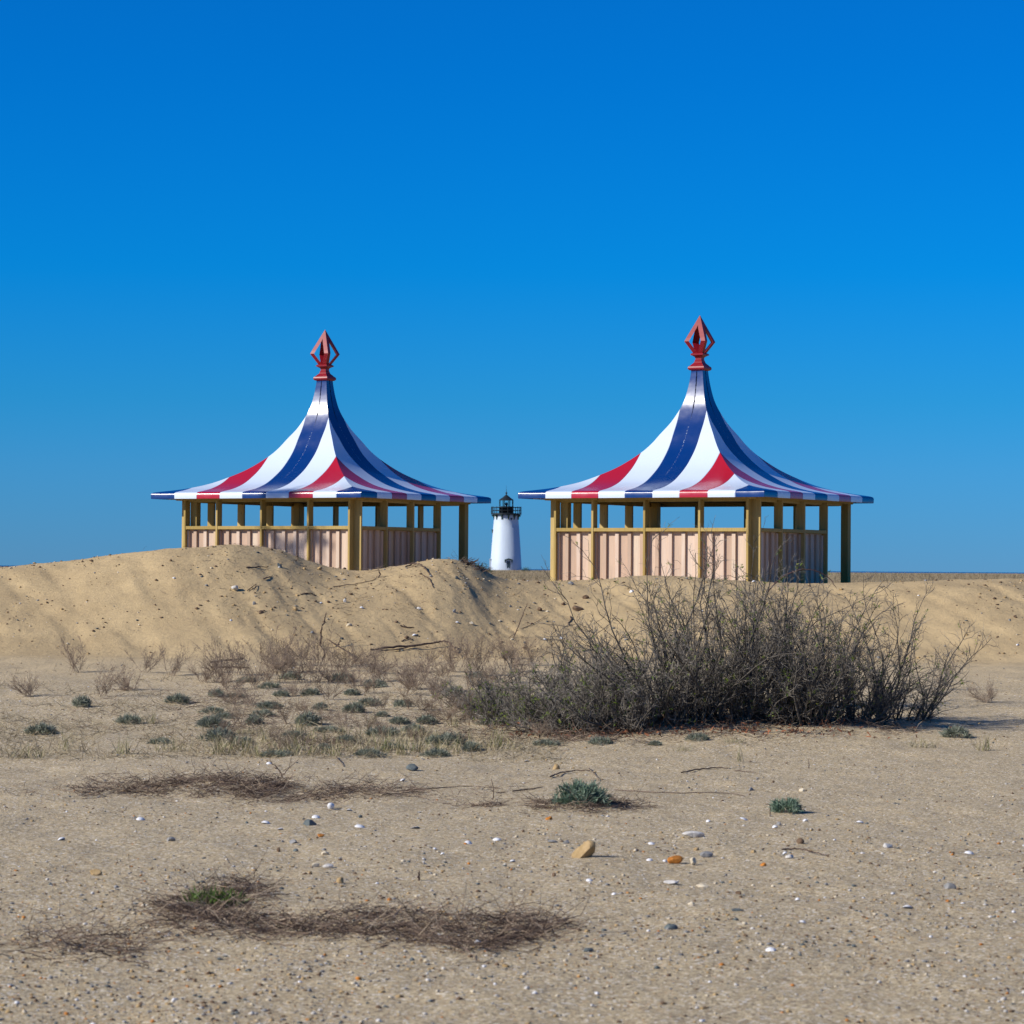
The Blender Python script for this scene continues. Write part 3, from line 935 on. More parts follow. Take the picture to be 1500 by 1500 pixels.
# ------------------------------------------------------------------ cushion plants
def make_cushion(W, H, n, leaf, seed):
    rg = np.random.default_rng(seed)
    a = rg.uniform(0, 2 * np.pi, n); e = np.arcsin(rg.uniform(0.02, 1, n) ** 0.9)
    d = np.stack([np.cos(a) * np.cos(e), np.sin(a) * np.cos(e), np.sin(e)], -1)
    lump = 0.72 + 0.5 * rg.random(n) * (0.6 + 0.4 * np.sin(a * 3 + seed) * np.cos(e))
    rad = lump * rg.uniform(0.35, 1.0, n) ** 0.4
    c = d * rad[:, None] * np.array([W / 2, W / 2 * 0.9, H]) * 0.88
    k = 9
    base = np.repeat(c, k, 0) + rg.normal(size=(n * k, 3)) * leaf * 0.15
    dr = unit(np.repeat(d + [0, 0, 0.35], k, 0) + rg.normal(size=(n * k, 3)) * 0.65)
    M = n * k
    V, Q = blades(base, dr, rg.uniform(0.5, 1.0, M) * leaf, rg.uniform(0.10, 0.2, M) * leaf, rg.normal(size=(M, 3)) * 0.2, 2, 0.35)
    return np_mesh('cushion_plant', V, Q, np.repeat(np.clip(np.repeat(rg.random(n) * 0.7, k) + rg.random(M) * 0.3, 0, 1), 2))


CUSH = [make_cushion(0.30, 0.10, 110, 0.045, 1), make_cushion(0.36, 0.07, 100, 0.04, 2), make_cushion(0.24, 0.09, 80, 0.05, 3)]
for me in CUSH: me.materials.append(M_SAGE)
me = make_cushion(0.40, 0.165, 330, 0.042, 4); me.name = 'big_cushion'; me.materials.append(M_TEAL)
o = bpy.data.objects.new('cushion_plant', me); COL.objects.link(o); p = hit(853, 1178); o.location = (p.x, p.y, p.z - 0.005)
tag(o, 'largest dense blue green cushion plant, alone on the sand with dry litter around it', 'plant', 'cushion plants')
me = make_cushion(0.23, 0.09, 120, 0.04, 6); me.materials.append(M_TEAL)
o = bpy.data.objects.new('cushion_plant', me); COL.objects.link(o); o.location = hit(1153, 1190)
tag(o, 'small grey green cushion plant alone near the right edge, below the shrub', 'plant', 'cushion plants')
CL = [(360, 1000, 2, .8), (412, 1020, 1, .8), (470, 1040, 2, .7), (430, 1080, 0, .8), (352, 1090, 1, 1), (590, 1035, 1, .9), (625, 1060, 2, .8), (575, 1098, 0, .8), (310, 1065, 0, 1), (455, 1018, 1, .8), (665, 1020, 2, .9), (720, 1062, 1, .9),
      (405, 1108, 1, .9), (635, 1090, 0, .7), (312, 1045, 1, .9), (560, 1050, 2, .7), (480, 1072, 1, .9), (385, 1050, 1, .8), (540, 1033, 1, 1), (518, 1044, 0, .9), (395, 1038, 0, .9), (345, 1022, 1, .8), (450, 1062, 0, 1.05), (560, 1078, 1, 1.2), (508, 1088, 0, .9), (658, 1090, 2, 1), (372, 1062, 2, .8), (330, 1052, 1, .9), (318, 1020, 2, .8), (502, 998, 1, 1.1),
      (550, 1006, 1, 1), (322, 1085, 0, 1.1), (700, 992, 1, 1.0), (425, 995, 2, 1.0), (515, 1018, 2, .7), (395, 1008, 1, .9), (585, 1060, 2, .9), (605, 1072, 0, .8), (475, 1098, 2, .7), (540, 1108, 1, .8), (640, 1108, 1, .8), (690, 1100, 2, .7),
      (880, 1090, 1, .8), (1022, 1084, 1, .8), (800, 1092, 1, .9), (960, 1092, 2, .6), (260, 1030, 0, 1), (190, 1060, 1, 1.1), (120, 1035, 2, 1), (60, 1075, 0, 1), (235, 1090, 1, .8), (1400, 1080, 0, .9)]
for px, py, v, s in CL:
    o = bpy.data.objects.new('cushion_plant', CUSH[v]); COL.objects.link(o)
    o.location = hit(px, py); o.scale = (s * random.uniform(.8, 1.25), s * random.uniform(.8, 1.2), s * random.uniform(0.65, 1.15)); o.rotation_euler = (0, 0, random.uniform(0, 6.28))
    tag(o, place(('domed', 'flat spreading', 'small tufted')[v] + ' sage green cushion plant', px, py), 'plant', 'cushion plants')


# ------------------------------------------------------------------ grass tufts
def make_tuft(n, H, seed, spread=0.05, lean=0.35):
    rg = np.random.default_rng(seed)
    base = np.stack([rg.normal(0, spread, n).clip(-1.6 * spread, 1.6 * spread), rg.normal(0, spread, n).clip(-1.6 * spread, 1.6 * spread), np.full(n, -0.01)], -1)
    d = unit(np.stack([rg.normal(0, lean, n), rg.normal(0, lean, n), np.ones(n)], -1))
    V, Q = blades(base, d, rg.uniform(0.45, 1.0, n) * H, rg.uniform(0.0045, 0.008, n), np.stack([rg.normal(0, .2, n), rg.normal(0, .2, n), rg.uniform(-.3, 0, n)], -1), 4, 0.15)
    return np_mesh('grass_tuft', V, Q, np.repeat(rg.random(n) ** 0.8, 4))


TUFT = [make_tuft(34, 0.24, 1), make_tuft(22, 0.30, 2, 0.035, 0.2), make_tuft(60, 0.18, 3, 0.08, 0.55)]
for me in TUFT: me.materials.append(M_GRASS)
TL = [(330, 1098, 2, 1.1), (490, 1108, 0, .9), (590, 1106, 0, 1.0), (425, 1106, 2, 1.1), (670, 1104, 1, .9), (555, 1092, 2, 1.1), (365, 1102, 0, .9), (640, 1106, 0, .8), (745, 1098, 2, .9), (530, 1086, 1, .8), (460, 1086, 2, 1.0), (610, 1078, 2, 1.0), (565, 1102, 0, 1), (580, 1098, 1, .8), (728, 1092, 1, 1.0), (724, 1095, 0, .9), (688, 1093, 1, .8), (432, 1098, 0, .9), (440, 1075, 1, .8), (318, 1105, 0, 1), (615, 1102, 1, .9), (648, 1098, 2, 1), (520, 1100, 2, 1), (465, 1104, 2, .9),
      (385, 1088, 1, .8), (500, 1078, 0, .7), (545, 1060, 0, .7), (380, 1108, 2, 1), (360, 1075, 2, .8), (600, 1098, 2, 1), (405, 1092, 2, .9), (345, 1095, 2, .9), (700, 1098, 2, .7), (1083, 1116, 1, .7), (1075, 1088, 2, .6), (635, 1082, 2, .9), (665, 1065, 0, .7),
      (1000, 1100, 2, .5), (250, 1100, 2, 1), (180, 1105, 0, 1), (95, 1100, 1, .9), (40, 1110, 2, 1), (220, 1060, 0, .8), (1350, 1095, 2, .8), (1440, 1100, 0, .9)]
for px, py, v, s in TL:
    o = bpy.data.objects.new('grass_tuft', TUFT[v]); COL.objects.link(o)
    o.location = hit(px, py); o.scale = (s,) * 3; o.rotation_euler = (0, 0, random.uniform(0, 6.28))
    tag(o, place(('leafy', 'slender upright', 'low spreading')[v] + ' beach grass tuft', px, py), 'grass tuft', 'beach grass tufts on the sand flat')


def scatter(n, px0, px1, py0, py1, mask=None):
    out = []
    px = RNG.uniform(px0, px1, n); py = RNG.uniform(py0, py1, n)
    d = 6300.0 / np.maximum(py - 832, 60) 
    # distance on the gently rising flat, solved by a few fixed point steps
    for _ in range(6):
        x = (px - 750) / FPX * d
        d = (EYE - ground(x, d, False)) * FPX / (py - 832 - (px - 750) * math.tan(ROLL))
    x = (px - 750) / FPX * d
    return x, d


# short dry grass and stubble on the flat
M = 17000
x, y = scatter(M, -60, 830, 995, 1114)
keep = fbm(x * 1.6, y * 1.2, 5, 2) + np.clip((27.5 - y) * 0.07, -0.25, 0.16) > 0.04
x, y = x[keep], y[keep]; M = len(x)
B = np.stack([x, y, ground(x, y) - 0.003], -1)
dr = unit(np.stack([RNG.normal(0, .8, M), RNG.normal(0, .8, M), RNG.uniform(0.15, 1, M)], -1))
V, Q = blades(B, dr, RNG.uniform(0.04, 0.17, M), RNG.uniform(0.003, 0.006, M), np.stack([RNG.normal(0, .3, M), RNG.normal(0, .3, M), RNG.uniform(-.4, 0, M)], -1), 3)
tag(link('dry_grass', np_mesh('dry_grass', V, Q, np.repeat(RNG.random(M), 3)), M_STRAW), 'short straw coloured dry grass between the cushion plants', 'dry grass', kind='stuff')

# tawny grass on the plain beyond the pavilions
M = 42000
y = 53 * (360 / 53.) ** RNG.random(M); x = RNG.uniform(-0.26, 0.26, M) * y
B = np.stack([x, y, ground(x, y) - 0.02], -1)
dr = unit(np.stack([RNG.normal(0, .4, M), RNG.normal(0, .4, M), np.ones(M)], -1))
far = np.clip(y / 100, 0.6, 2.2)
V, Q = blades(B, dr, RNG.uniform(0.10, 0.28, M), RNG.uniform(0.006, 0.012, M) * far, np.stack([RNG.normal(0, .3, M), RNG.normal(0, .3, M), RNG.uniform(-.3, 0, M)], -1), 2)
tag(link('dune_grass', np_mesh('dune_grass', V, Q, np.repeat(RNG.random(M) * 0.8, 2)), M_STRAW), 'tawny dune grass on the plain before the lighthouse', 'dune grass', kind='stuff')

# ------------------------------------------------------------------ twig mats
def mat_litter(name, label, ell, n, lift=0.05):
    """ell: list of (px, py, half width px, half height px, weight)"""
    polys = []
    wsum = sum(e[4] for e in ell)
    for ex, ey, ew, eh, wt in ell:
        k = int(n * wt / wsum)
        k4 = k * 3
        px = RNG.normal(ex, ew * 0.6, k4); py = RNG.normal(ey, eh * 0.6, k4)
        pk = fbm(px * 0.03, py * 0.11, 77, 3) > -0.08
        px = px[pk][:k]; py = py[pk][:k]; k = len(px)
        d = np.full(k, 6300.0 / (ey - 832))
        for _ in range(6):
            xx = (px - 750) / FPX * d
            d = (EYE - ground(xx, d, False)) * FPX / (py - 832 - (px - 750) * math.tan(ROLL))
        xx = (px - 750) / FPX * d
        zz = ground(xx, d)
        for q in range(k):
            a = random.gauss(0, 0.8) + (math.pi if random.random() < .5 else 0)
            dv = nrm((math.cos(a), math.sin(a), random.gauss(0.03, 0.2)))
            z0 = zz[q] + abs(random.gauss(0, lift * 0.5))
            Ln = random.uniform(0.04, 0.24)
            p, e, r = limb((xx[q], d[q], z0), dv, Ln, 4, random.choice((0.0009, 0.0012, 0.0016, 0.0024)), 0.0008, 0.26, -0.04)
            p = [(a_[0], a_[1], max(a_[2], zz[q] - 0.004)) for a_ in p]
            polys.append((p, r))
    V, Q = tubes(polys, 3)
    tag(link(name, np_mesh(name, V, Q, np.repeat(RNG.random(len(polys)), len(Q) // len(polys))), M_LITTER), label, 'twig litter', kind='stuff')


mat_litter('twig_litter', 'matted band of dark dry twigs across the sand at left', [(365, 1158, 75, 15, 4), (450, 1160, 90, 13, 3.4), (560, 1163, 80, 8, 1.2), (670, 1158, 70, 6, .35), (250, 1155, 80, 14, 3), (150, 1160, 90, 10, 1.5)], 2900, 0.05)
mat_litter('twig_litter', 'blurred band of dark dry twigs along the bottom of the sand', [(420, 1355, 110, 16, 2.4), (620, 1366, 120, 16, 2.6), (760, 1358, 70, 20, 2.2), (540, 1340, 100, 8, .8), (700, 1385, 70, 14, 1.4), (280, 1345, 80, 18, 1.6), (150, 1380, 120, 20, 1.5), (345, 1308, 45, 16, 1.6), (300, 1330, 60, 16, 1.2)], 3900, 0.03)
mat_litter('twig_litter', 'dark dry litter ringing the big green cushion plant', [(760, 1178, 55, 5, 1.2), (905, 1178, 35, 6, 1.2), (845, 1184, 60, 5, .8)], 700, 0.02)
mat_litter('twig_litter', 'thin dry litter strewn around the foot of the dead stalk plants', [(420, 985, 120, 10, 1.5), (640, 990, 110, 12, 1.5), (480, 1005, 150, 16, 2), (620, 1050, 120, 22, 2), (380, 1060, 70, 16, 1), (350, 1040, 60, 20, 1), (200, 1040, 120, 30, 1.5), (480, 1090, 140, 12, 2)], 3600, 0.03)
mat_litter('twig_litter', 'fine fallen twigs under and in front of the bare thicket', [(830, 1082, 110, 10, 2), (1050, 1080, 130, 9, 2), (1180, 1074, 60, 8, 1), (740, 1070, 70, 12, 1.2), (1280, 1074, 70, 8, 1)], 2600, 0.04)
random.seed(21)

# ------------------------------------------------------------------ sticks
def stick(px_pts, r, lift=0.015, mat=M_STICK, label=None, side=None, cat='stick', name='stick', ends=0.5, lifts=None):
    """px_pts are spots on the sand; lifts raise each above it in metres"""
    pts = []
    for i, (a, b_) in enumerate(px_pts):
        p = hit(a, b_); pts.append((p.x, p.y, p.z + (lifts[i] if lifts else lift)))
    polys = [wavy(pts, r, ends)]
    for s in side or []:
        q = [hit(*s[0]), None]
        pp = [tuple(pts[s[1]])] + [(hit(a, b_).x, hit(a, b_).y, hit(a, b_).z + l) for a, b_, l in s[2]]
        polys.append(wavy(pp, r * 0.55, 0.4))
    V, Q = tubes(polys, 6)
    c = np.array(pts[0])
    o = link(name, np_mesh(name, V - c, Q, smooth=True), mat); o.location = pts[0]
    return tag(o, label, cat, 'sticks lying on the sand')


def wavy(pts, r, ends):
    P = np.array(pts); n = len(P)
    t = np.linspace(0, n - 1, 6 * (n - 1) + 1)
    Q = np.stack([np.interp(t, np.arange(n), P[:, j]) for j in range(3)], -1)
    # soften the corners
    for _ in range(4):
        Q[1:-1] = 0.5 * Q[1:-1] + 0.25 * (Q[:-2] + Q[2:])
    Q[1:-1] += RNG.normal(size=Q[1:-1].shape) * r * 0.35
    rad = r * np.linspace(1.0, ends, len(Q)) * RNG.uniform(0.85, 1.15, len(Q))
    rad[0] *= 0.7; rad[-1] *= 0.5
    return list(map(tuple, Q)), list(rad)


def up(px, py, pts, r, label, mat=M_STICK, name='stick', cat='stick', sides=None):
    """stick standing or arching: base on the sand at px,py, pts are (dx, dy, z) metres from the base"""
    b_ = hit(px, py)
    polys = [wavy([(b_.x + a, b_.y + c_, b_.z + z) for a, c_, z in pts], r, 0.45)]
    for sd in sides or []:
        polys.append(wavy([(b_.x + a, b_.y + c_, b_.z + z) for a, c_, z in sd], r * 0.6, 0.4))
    V, Q = tubes(polys, 6)
    c = np.array(b_)
    o = link(name, np_mesh(name, V - c, Q, smooth=True), mat); o.location = b_
    return tag(o, label, cat, 'sticks lying on the sand')


stick([(543, 953), (575, 951.5), (612, 950), (640, 948), (655, 949), (664, 954), (671, 958)], 0.016, 0.03, label='long dark driftwood branch lying along the foot of the sand heap', lifts=[.01, .03, .04, .06, .08, .06, .0], side=[((600, 950), 2, [(575, 955, .02), (548, 956, .01)])])
up(469, 947, [(0, 0, 0), (.015, 0, .12), (.0, .01, .2), (.05, .03, .32), (.07, .03, .42)], 0.014, 'crooked dark stick standing upright in the slope of sand')
up(472, 966, [(0, 0, 0), (.03, 0, .05), (.02, 0, .12), (-.02, 0, .16)], 0.011, 'short hooked dark stick below the crooked upright stick')
stick([(482, 942), (495, 950), (508, 957), (516, 966)], 0.011, 0.03, label='forked root with frayed end sloping down beside the upright stick', side=[((490, 945), 1, [(486, 947, .06), (478, 946, .09)]), ((495, 950), 1, [(500, 945, .1), (490, 941, .12)])])
stick([(309, 974), (335, 970), (360, 968), (345, 966)], 0.013, 0.03, label='bent dark branch lying at the left edge of the flat', side=[((335, 970), 1, [(345, 974, .03), (358, 972, .06)])])
stick([(309, 979), (340, 979.5), (365, 980)], 0.014, 0.015, label='straight dark stick lying just below the bent branch')
stick([(588, 941), (596, 937), (606, 940), (598, 935)], 0.007, 0.01, label='small wishbone of dark stick on the slope above the driftwood branch')
stick([(586, 918), (597, 921), (607, 920)], 0.012, 0.008, label='short forked dark stick midway up the sand slope', side=[((597, 921), 1, [(590, 916, .01)])])
stick([(594, 833), (606, 829.5), (618, 831), (626, 839), (633, 847)], 0.013, 0.02, label='curved dark branch on the crest mound before the left pavilion', lifts=[.02, .04, .04, .02, 0])
stick([(613, 819), (618, 828), (626, 840)], 0.008, 0.02, label='straight twig crossing the curved branch on the crest mound')
stick([(620, 844), (630, 850), (635, 863)], 0.009, 0.012, label='short curved stick just below the crest mound')
stick([(361, 833), (375, 832), (393, 832)], 0.011, 0.012, label='dark stick lying high on the left sand heap')
stick([(386, 850), (399, 845)], 0.010, 0.012, label='short dark stick right of the round pale cobble')
stick([(362, 868), (370, 862), (376, 857), (372, 867)], 0.006, 0.02, label='thin curled twig loop beside the round pale cobble')
stick([(440, 872), (455, 871), (464, 874)], 0.010, 0.012, label='short stick on the slope in front of the left pavilion')
stick([(488, 861), (520, 857), (548, 851), (554, 845)], 0.006, 0.01, label='long thin pale twig across the slope below the left pavilion')
up(555, 846, [(0, 0, 0), (.02, 0, .04), (-.01, 0, .11)], 0.012, 'dark stub of root poking from the slope before the left pavilion')
up(751, 935, [(0, 0, -.02), (.08, 0, .18), (.16, 0, .38), (.19, 0, .45)], 0.008, 'thin straight twig leaning up from the sand left of the shrub', sides=[[(.02, 0, .05), (-.06, 0, .0), (-.12, 0, -.04)]])
stick([(757, 925), (780, 916), (804, 901)], 0.0045, 0.01, label='pale thin twig lying across the slope left of the shrub')
stick([(835, 904), (838, 908), (832, 914), (834, 917)], 0.010, 0.01, label='small kinked dark stick on the slope right of the lighthouse')
up(1123, 868, [(0, 0, -.02), (.12, 0, .14), (.3, 0, .27), (.5, 0, .33), (.72, 0, .29), (.86, .0, .2), (.95, 0, .06)], 0.010, 'thin rust brown cane arching over the sand before the right pavilion', M_RUST, 'arched_cane', 'cane')
stick([(806, 1140), (820, 1134), (842, 1131), (866, 1131), (862, 1127)], 0.006, 0.012, label='thin dark stick lying behind the big green cushion plant', side=[((866, 1131), 3, [(873, 1140, .02), (878, 1144, .0)])])
stick([(751, 1161), (775, 1158), (796, 1155)], 0.006, 0.01, label='straight dark stick left of the big green cushion plant')
stick([(900, 1159), (960, 1163), (1030, 1163), (1075, 1164), (1092, 1169)], 0.0035, 0.008, label='very long thin runner right of the big green cushion plant')
stick([(998, 1134), (1020, 1129), (1045, 1126), (1070, 1127)], 0.006, 0.01, label='knobbly brown stick lying on the sand below the shrub')
stick([(1076, 1131), (1090, 1132), (1108, 1134)], 0.004, 0.01, label='thin dark stick right of the knobbly brown stick')
stick([(1145, 1247), (1165, 1246), (1180, 1247), (1190, 1251), (1215, 1256)], 0.005, 0.01, label='bowed dark twig at the right edge level with the tan stone')
up(1185, 1126, [(0, 0, 0), (.0, 0, .08)], 0.005, 'short upright dark twig at right edge of the sand')
up(1128, 1197, [(0, 0, 0), (0, 0, .075), (-.02, 0, .078), (-.03, 0, .08)], 0.0035, 'tiny hooked twig standing beside the small cushion plant')
up(613, 1291, [(0, 0, 0), (.001, 0, .025), (0, 0, .05)], 0.007, 'stubby brown seed stalk standing alone on the near sand')
up(722, 1172, [(0, 0, 0), (.005, 0, .07), (-.01, 0, .14)], 0.004, 'grey twig standing upright left of the big green cushion plant')
up(414, 1140, [(0, 0, 0), (-.02, 0, .05), (-.09, 0, .13)], 0.006, 'bare forked twig rising from the upper brown twig mat', sides=[[(0, 0, .02), (.05, 0, .08), (.12, 0, .14)]])
stick([(492, 1110), (498, 1116), (504, 1125)], 0.004, 0.01, label='short twig lying behind the upper brown twig mat')
stick([(590, 1160), (640, 1157), (690, 1153), (738, 1158)], 0.004, 0.01, label='long thin runner trailing right from the upper brown twig mat')
for i in range(16):
    pass

# ------------------------------------------------------------------ stones and shells
def stone_mesh(seed, sx, sy, sz, rough=0.12, sub=2):
    import bmesh
    bm = bmesh.new(); bmesh.ops.create_icosphere(bm, subdivisions=sub + 2, radius=0.5)
    rg = np.random.default_rng(seed)
    ks = rg.normal(size=(7, 3)); ph = rg.uniform(0, 6, 7)
    # a few flat facets knocked off, as on a broken pebble
    fc = unit(rg.normal(size=(9, 3))); fd = rg.uniform(0.25, 0.42, 9)
    for v in bm.verts:
        p = np.array(v.co)
        for n_, d_ in zip(fc, fd):
            e = p @ n_ - d_
            if e > 0: p = p - n_ * e * 0.95
        f = 1 + rough * 0.35 * sum(math.sin(p @ k_ * 2.4 + h_) for k_, h_ in zip(ks, ph)) / 2.2
        p = p * f
        v.co = (p[0] * sx, p[1] * sy, p[2] * sz)
    me = bpy.data.meshes.new('stone'); bm.to_mesh(me); bm.free()
    me.polygons.foreach_set('use_smooth', [True] * len(me.polygons))
    me.set_sharp_from_angle(angle=R(24))
    return me


def shell_mesh(seed, w, h):
    """one curved clam valve with a hinge point and rim thickness"""
    rg = np.random.default_rng(seed)
    nr, na = 6, 22
    V = []
    for layer, t_ in ((0, 0.0), (1, 0.10)):
        for i in range(nr + 1):
            r = i / nr
            for j in range(na):
                a = 2 * math.pi * j / na
                rr = r * (1 + 0.10 * math.cos(a) - 0.06 * math.cos(2 * a)) * (1 + 0.02 * math.sin(9 * a))
                x = 0.5 * rr * math.cos(a); y = 0.40 * rr * math.sin(a)
                z = (0.34 * (1 - r ** 2.2)) - t_ * (1 - 0.6 * r)
                V.append((x * w, y * w, z * h))
    Q = []
    n1 = (nr + 1) * na
    for l in (0, 1):
        for i in range(nr):
            for j in range(na):
                q = (l * n1 + i * na + j, l * n1 + i * na + (j + 1) % na, l * n1 + (i + 1) * na + (j + 1) % na, l * n1 + (i + 1) * na + j)
                Q.append(q if l == 0 else q[::-1])
    for j in range(na):
        Q.append((nr * na + j, nr * na + (j + 1) % na, n1 + nr * na + (j + 1) % na, n1 + nr * na + j))
    return np_mesh('shell', np.array(V), np.array(Q), smooth=True)


def put_stone(px, py, wpx, hpx, col, what, rz=None, tilt=(0, 0), label=None, sink=0.25, depth=0.8, seed=None, cat='stone', nm='stone'):
    p = hit(px, py)
    k = p.y / FPX
    w = wpx * k; h = hpx * k / 0.95
    me = stone_mesh(seed or int(px * 7 + py), w, w * depth, h / (1 - sink * 0.6))
    me.materials.append(M_STONE[col])
    o = bpy.data.objects.new(nm, me); COL.objects.link(o)
    o.location = (p.x, p.y, p.z + h * (0.5 - sink)); o.rotation_euler = (tilt[0], tilt[1], random.uniform(-.5, .5) if rz is None else rz)
    return tag(o, label or place(what, px, py), cat, 'stones on the sand')


# the tan wedge and its neighbours
put_stone(857, 1256, 46, 27, 'tan', '', 0.1, (0, R(-44)), 'upright wedge shaped tan stone casting a shadow on the near sand', 0.18, 0.6, 77)
put_stone(989, 1265, 24, 13, 'orange', '', 0.1, (0, R(-8)), 'bright orange angular stone on the near sand', 0.1, 0.7, 12)
put_stone(1016, 1227, 34, 10, 'pale', '', 0.0, (0, 0), 'flat pale stone, wide and thin, behind the orange stone', 0.1, 0.6, 5)
put_stone(1015, 1268, 14, 12, 'cream', '', 0.5, (0.3, R(-30)), 'lumpy cream stone touching the right side of the orange stone', 0.1, 0.8, 9)
put_stone(1034, 1256, 20, 9, 'grey', '', 0, (0, R(-6)), 'smooth grey stone right of the orange stone', 0.1, 0.7, 14)
put_stone(453, 1209, 22, 10, 'slate', '', 0, (0, 0), 'dark slate stone in front of the upper twig mat', 0.2, 0.7, 31)
put_stone(345, 866, 13, 10, 'pale', '', 0, (0, R(-15)), 'round pale cobble on the slope of the left sand heap', 0.1, 0.9, 41)
put_stone(983, 1361, 24, 9, 'slate', '', 0, (0, R(10)), 'dark flat stone low on the near sand', 0.2, 0.7, 51)
put_stone(481, 1272, 18, 8, 'pale', '', 0, (0, 0), 'oval whitish stone left of centre on the near sand', 0.1, 0.7, 52)
STN = [(836, 855, 9, 7, 'grey', 'grey cobble at the foot'), (409, 829, 8, 8, 'slate', 'split dark stone high on the heap'), (468, 833, 8, 6, 'tan', 'tan pebble on the crest'), (446, 832, 6, 4, 'tan', 'small tan pebble on the crest'),
       (511, 916, 10, 5, 'cream', 'cream stone on the slope'), (614, 891, 7, 4, 'pale', 'pale stone on the slope'), (665, 895, 6, 6, 'grey', 'grey stone on the slope'), (690, 913, 7, 5, 'cream', 'cream pebble on the slope'), (669, 847, 6, 5, 'slate', 'dark stone on the heap'),
       (846, 893, 17, 10, 'brown', 'dark earth clod on the slope'), (825, 885, 8, 6, 'brown', 'small earth clod on the slope'), (858, 875, 10, 6, 'brown', 'dark earth clod near the crest'), (790, 893, 8, 6, 'brown', 'brown clod on the slope'), (432, 892, 8, 6, 'tan', 'tan stone on the slope'), (382, 897, 9, 5, 'brown', 'brown clod on the slope'),
       (372, 884, 6, 5, 'grey', 'grey pebble on the slope'), (505, 880, 5, 6, 'pale', 'pale stone on the slope'), (605, 1127, 22, 12, 'slate', 'dark crusted stone'), (470, 1224, 14, 6, 'orange', 'ochre pebble'), (476, 1250, 12, 6, 'cream', 'cream pebble'), (462, 1268, 14, 7, 'cream', 'cream stone'), (499, 1292, 13, 10, 'tan', 'tan lump'), (430, 1233, 14, 6, 'grey', 'grey pebble'), (433, 1245, 9, 5, 'slate', 'slate pebble'),
       (814, 1125, 12, 9, 'tan', 'tan pointed stone'), (829, 1234, 11, 7, 'grey', 'grey rounded pebble'), (810, 1232, 16, 5, 'grey', 'flat grey stone'), (804, 1199, 10, 6, 'orange', 'orange brown leaf shaped stone'), (1029, 1298, 20, 6, 'cream', 'buff flat stone'), (982, 1293, 26, 6, 'pale', 'flat pinkish stone'), (1012, 1325, 12, 7, 'cream', 'yellow cream pebble'),
       (1157, 1256, 14, 7, 'pale', 'pale oval stone'), (1118, 1267, 9, 6, 'orange', 'rust pebble'), (1082, 1308, 10, 6, 'brown', 'dark brown clod'), (1172, 1234, 12, 9, 'brown', 'dark pine cone like clod'), (1100, 1156, 9, 6, 'grey', 'grey green pebble'), (1141, 1207, 9, 6, 'grey', 'blue grey pebble'), (1175, 1157, 10, 6, 'cream', 'cream pebble'), (571, 1317, 8, 6, 'orange', 'orange pebble'), (527, 1196, 8, 5, 'slate', 'slate pebble'),
       (408, 1246, 6, 9, 'brown', 'small upright brown clod'), (812, 1282, 8, 7, 'brown', 'dark clod with a twig'), (1080, 1333, 20, 4, 'slate', 'thin dark flat stone'), (1020, 1244, 9, 6, 'tan', 'brown grey pebble'), (1103, 1247, 10, 5, 'tan', 'yellow pebble'), (862, 1392, 16, 8, 'slate', 'dark blurred stone'), (250, 1230, 16, 9, 'grey', 'grey stone beyond the left litter'), (140, 1280, 20, 10, 'tan', 'tan stone far left'), (1300, 1240, 18, 9, 'pale', 'pale stone far right'), (1390, 1300, 20, 10, 'grey', 'grey stone far right')]
for px, py, w, h, col, what in STN:
    put_stone(px, py + 2, w, h, col, what)
SHL = [(484, 1184, 10, 9, 1), (512, 1187, 8, 4, 0), (390, 1206, 13, 6, 0), (462, 1197, 11, 5, 0), (526, 1211, 14, 5, 0), (411, 1215, 8, 3, 0), (609, 1213, 13, 3, 0), (686, 1235, 12, 6, 0), (727, 1230, 12, 5, 0), (637, 1244, 6, 4, 0), (648, 1251, 6, 4, 0), (590, 1143, 8, 5, 0), (394, 1118, 8, 4, 0),
       (863, 1290, 10, 5, 0), (751, 1262, 8, 5, 0), (899, 1310, 7, 4, 0), (1135, 1212, 9, 6, 0), (1037, 1203, 7, 4, 0), (974, 1262, 7, 5, 0), (951, 1260, 9, 4, 0), (954, 1236, 10, 4, 0), (1090, 1200, 14, 4, 0), (1179, 1202, 8, 4, 0), (1168, 1318, 7, 5, 0), (1150, 1250, 7, 5, 0), (1128, 1392, 16, 7, 0), (1176, 1351, 10, 5, 0), (700, 1383, 14, 9, 0),
       (772, 1115, 7, 3, 0), (613, 891, 6, 4, 0), (822, 935, 6, 4, 0), (798, 936, 5, 3, 0), (530, 890, 6, 4, 0), (470, 883, 5, 3, 0), (670, 912, 6, 3, 0), (338, 909, 4, 3, 0), (607, 930, 7, 4, 0), (1104, 852, 6, 4, 0), (925, 866, 7, 4, 0), (205, 1200, 12, 6, 0), (90, 1230, 12, 6, 0), (1260, 1205, 12, 5, 0), (1420, 1250, 14, 6, 0), (1330, 1330, 14, 7, 0)]
for px, py, w, h, upr in SHL:
    p = hit(px, py + 1); k = p.y / FPX
    me = shell_mesh(int(px + py), w * k * 1.15, max(h * k * 1.7, 0.010)); me.materials.append(M_STONE['white'])
    o = bpy.data.objects.new('shell', me); COL.objects.link(o)
    o.location = (p.x, p.y, p.z + (0.02 if upr else 0.003))
    o.rotation_euler = (R(62) if upr else random.uniform(0.1, 0.5), random.uniform(-.25, .25), random.uniform(-0.6, 0.6) if upr else random.uniform(0, 6.28))
    tag(o, 'triangular white shell propped upright below the upper twig mat' if upr else place(('small ' if w < 8 else '') + 'white shell lying', px, py), 'shell', 'white shells on the sand')

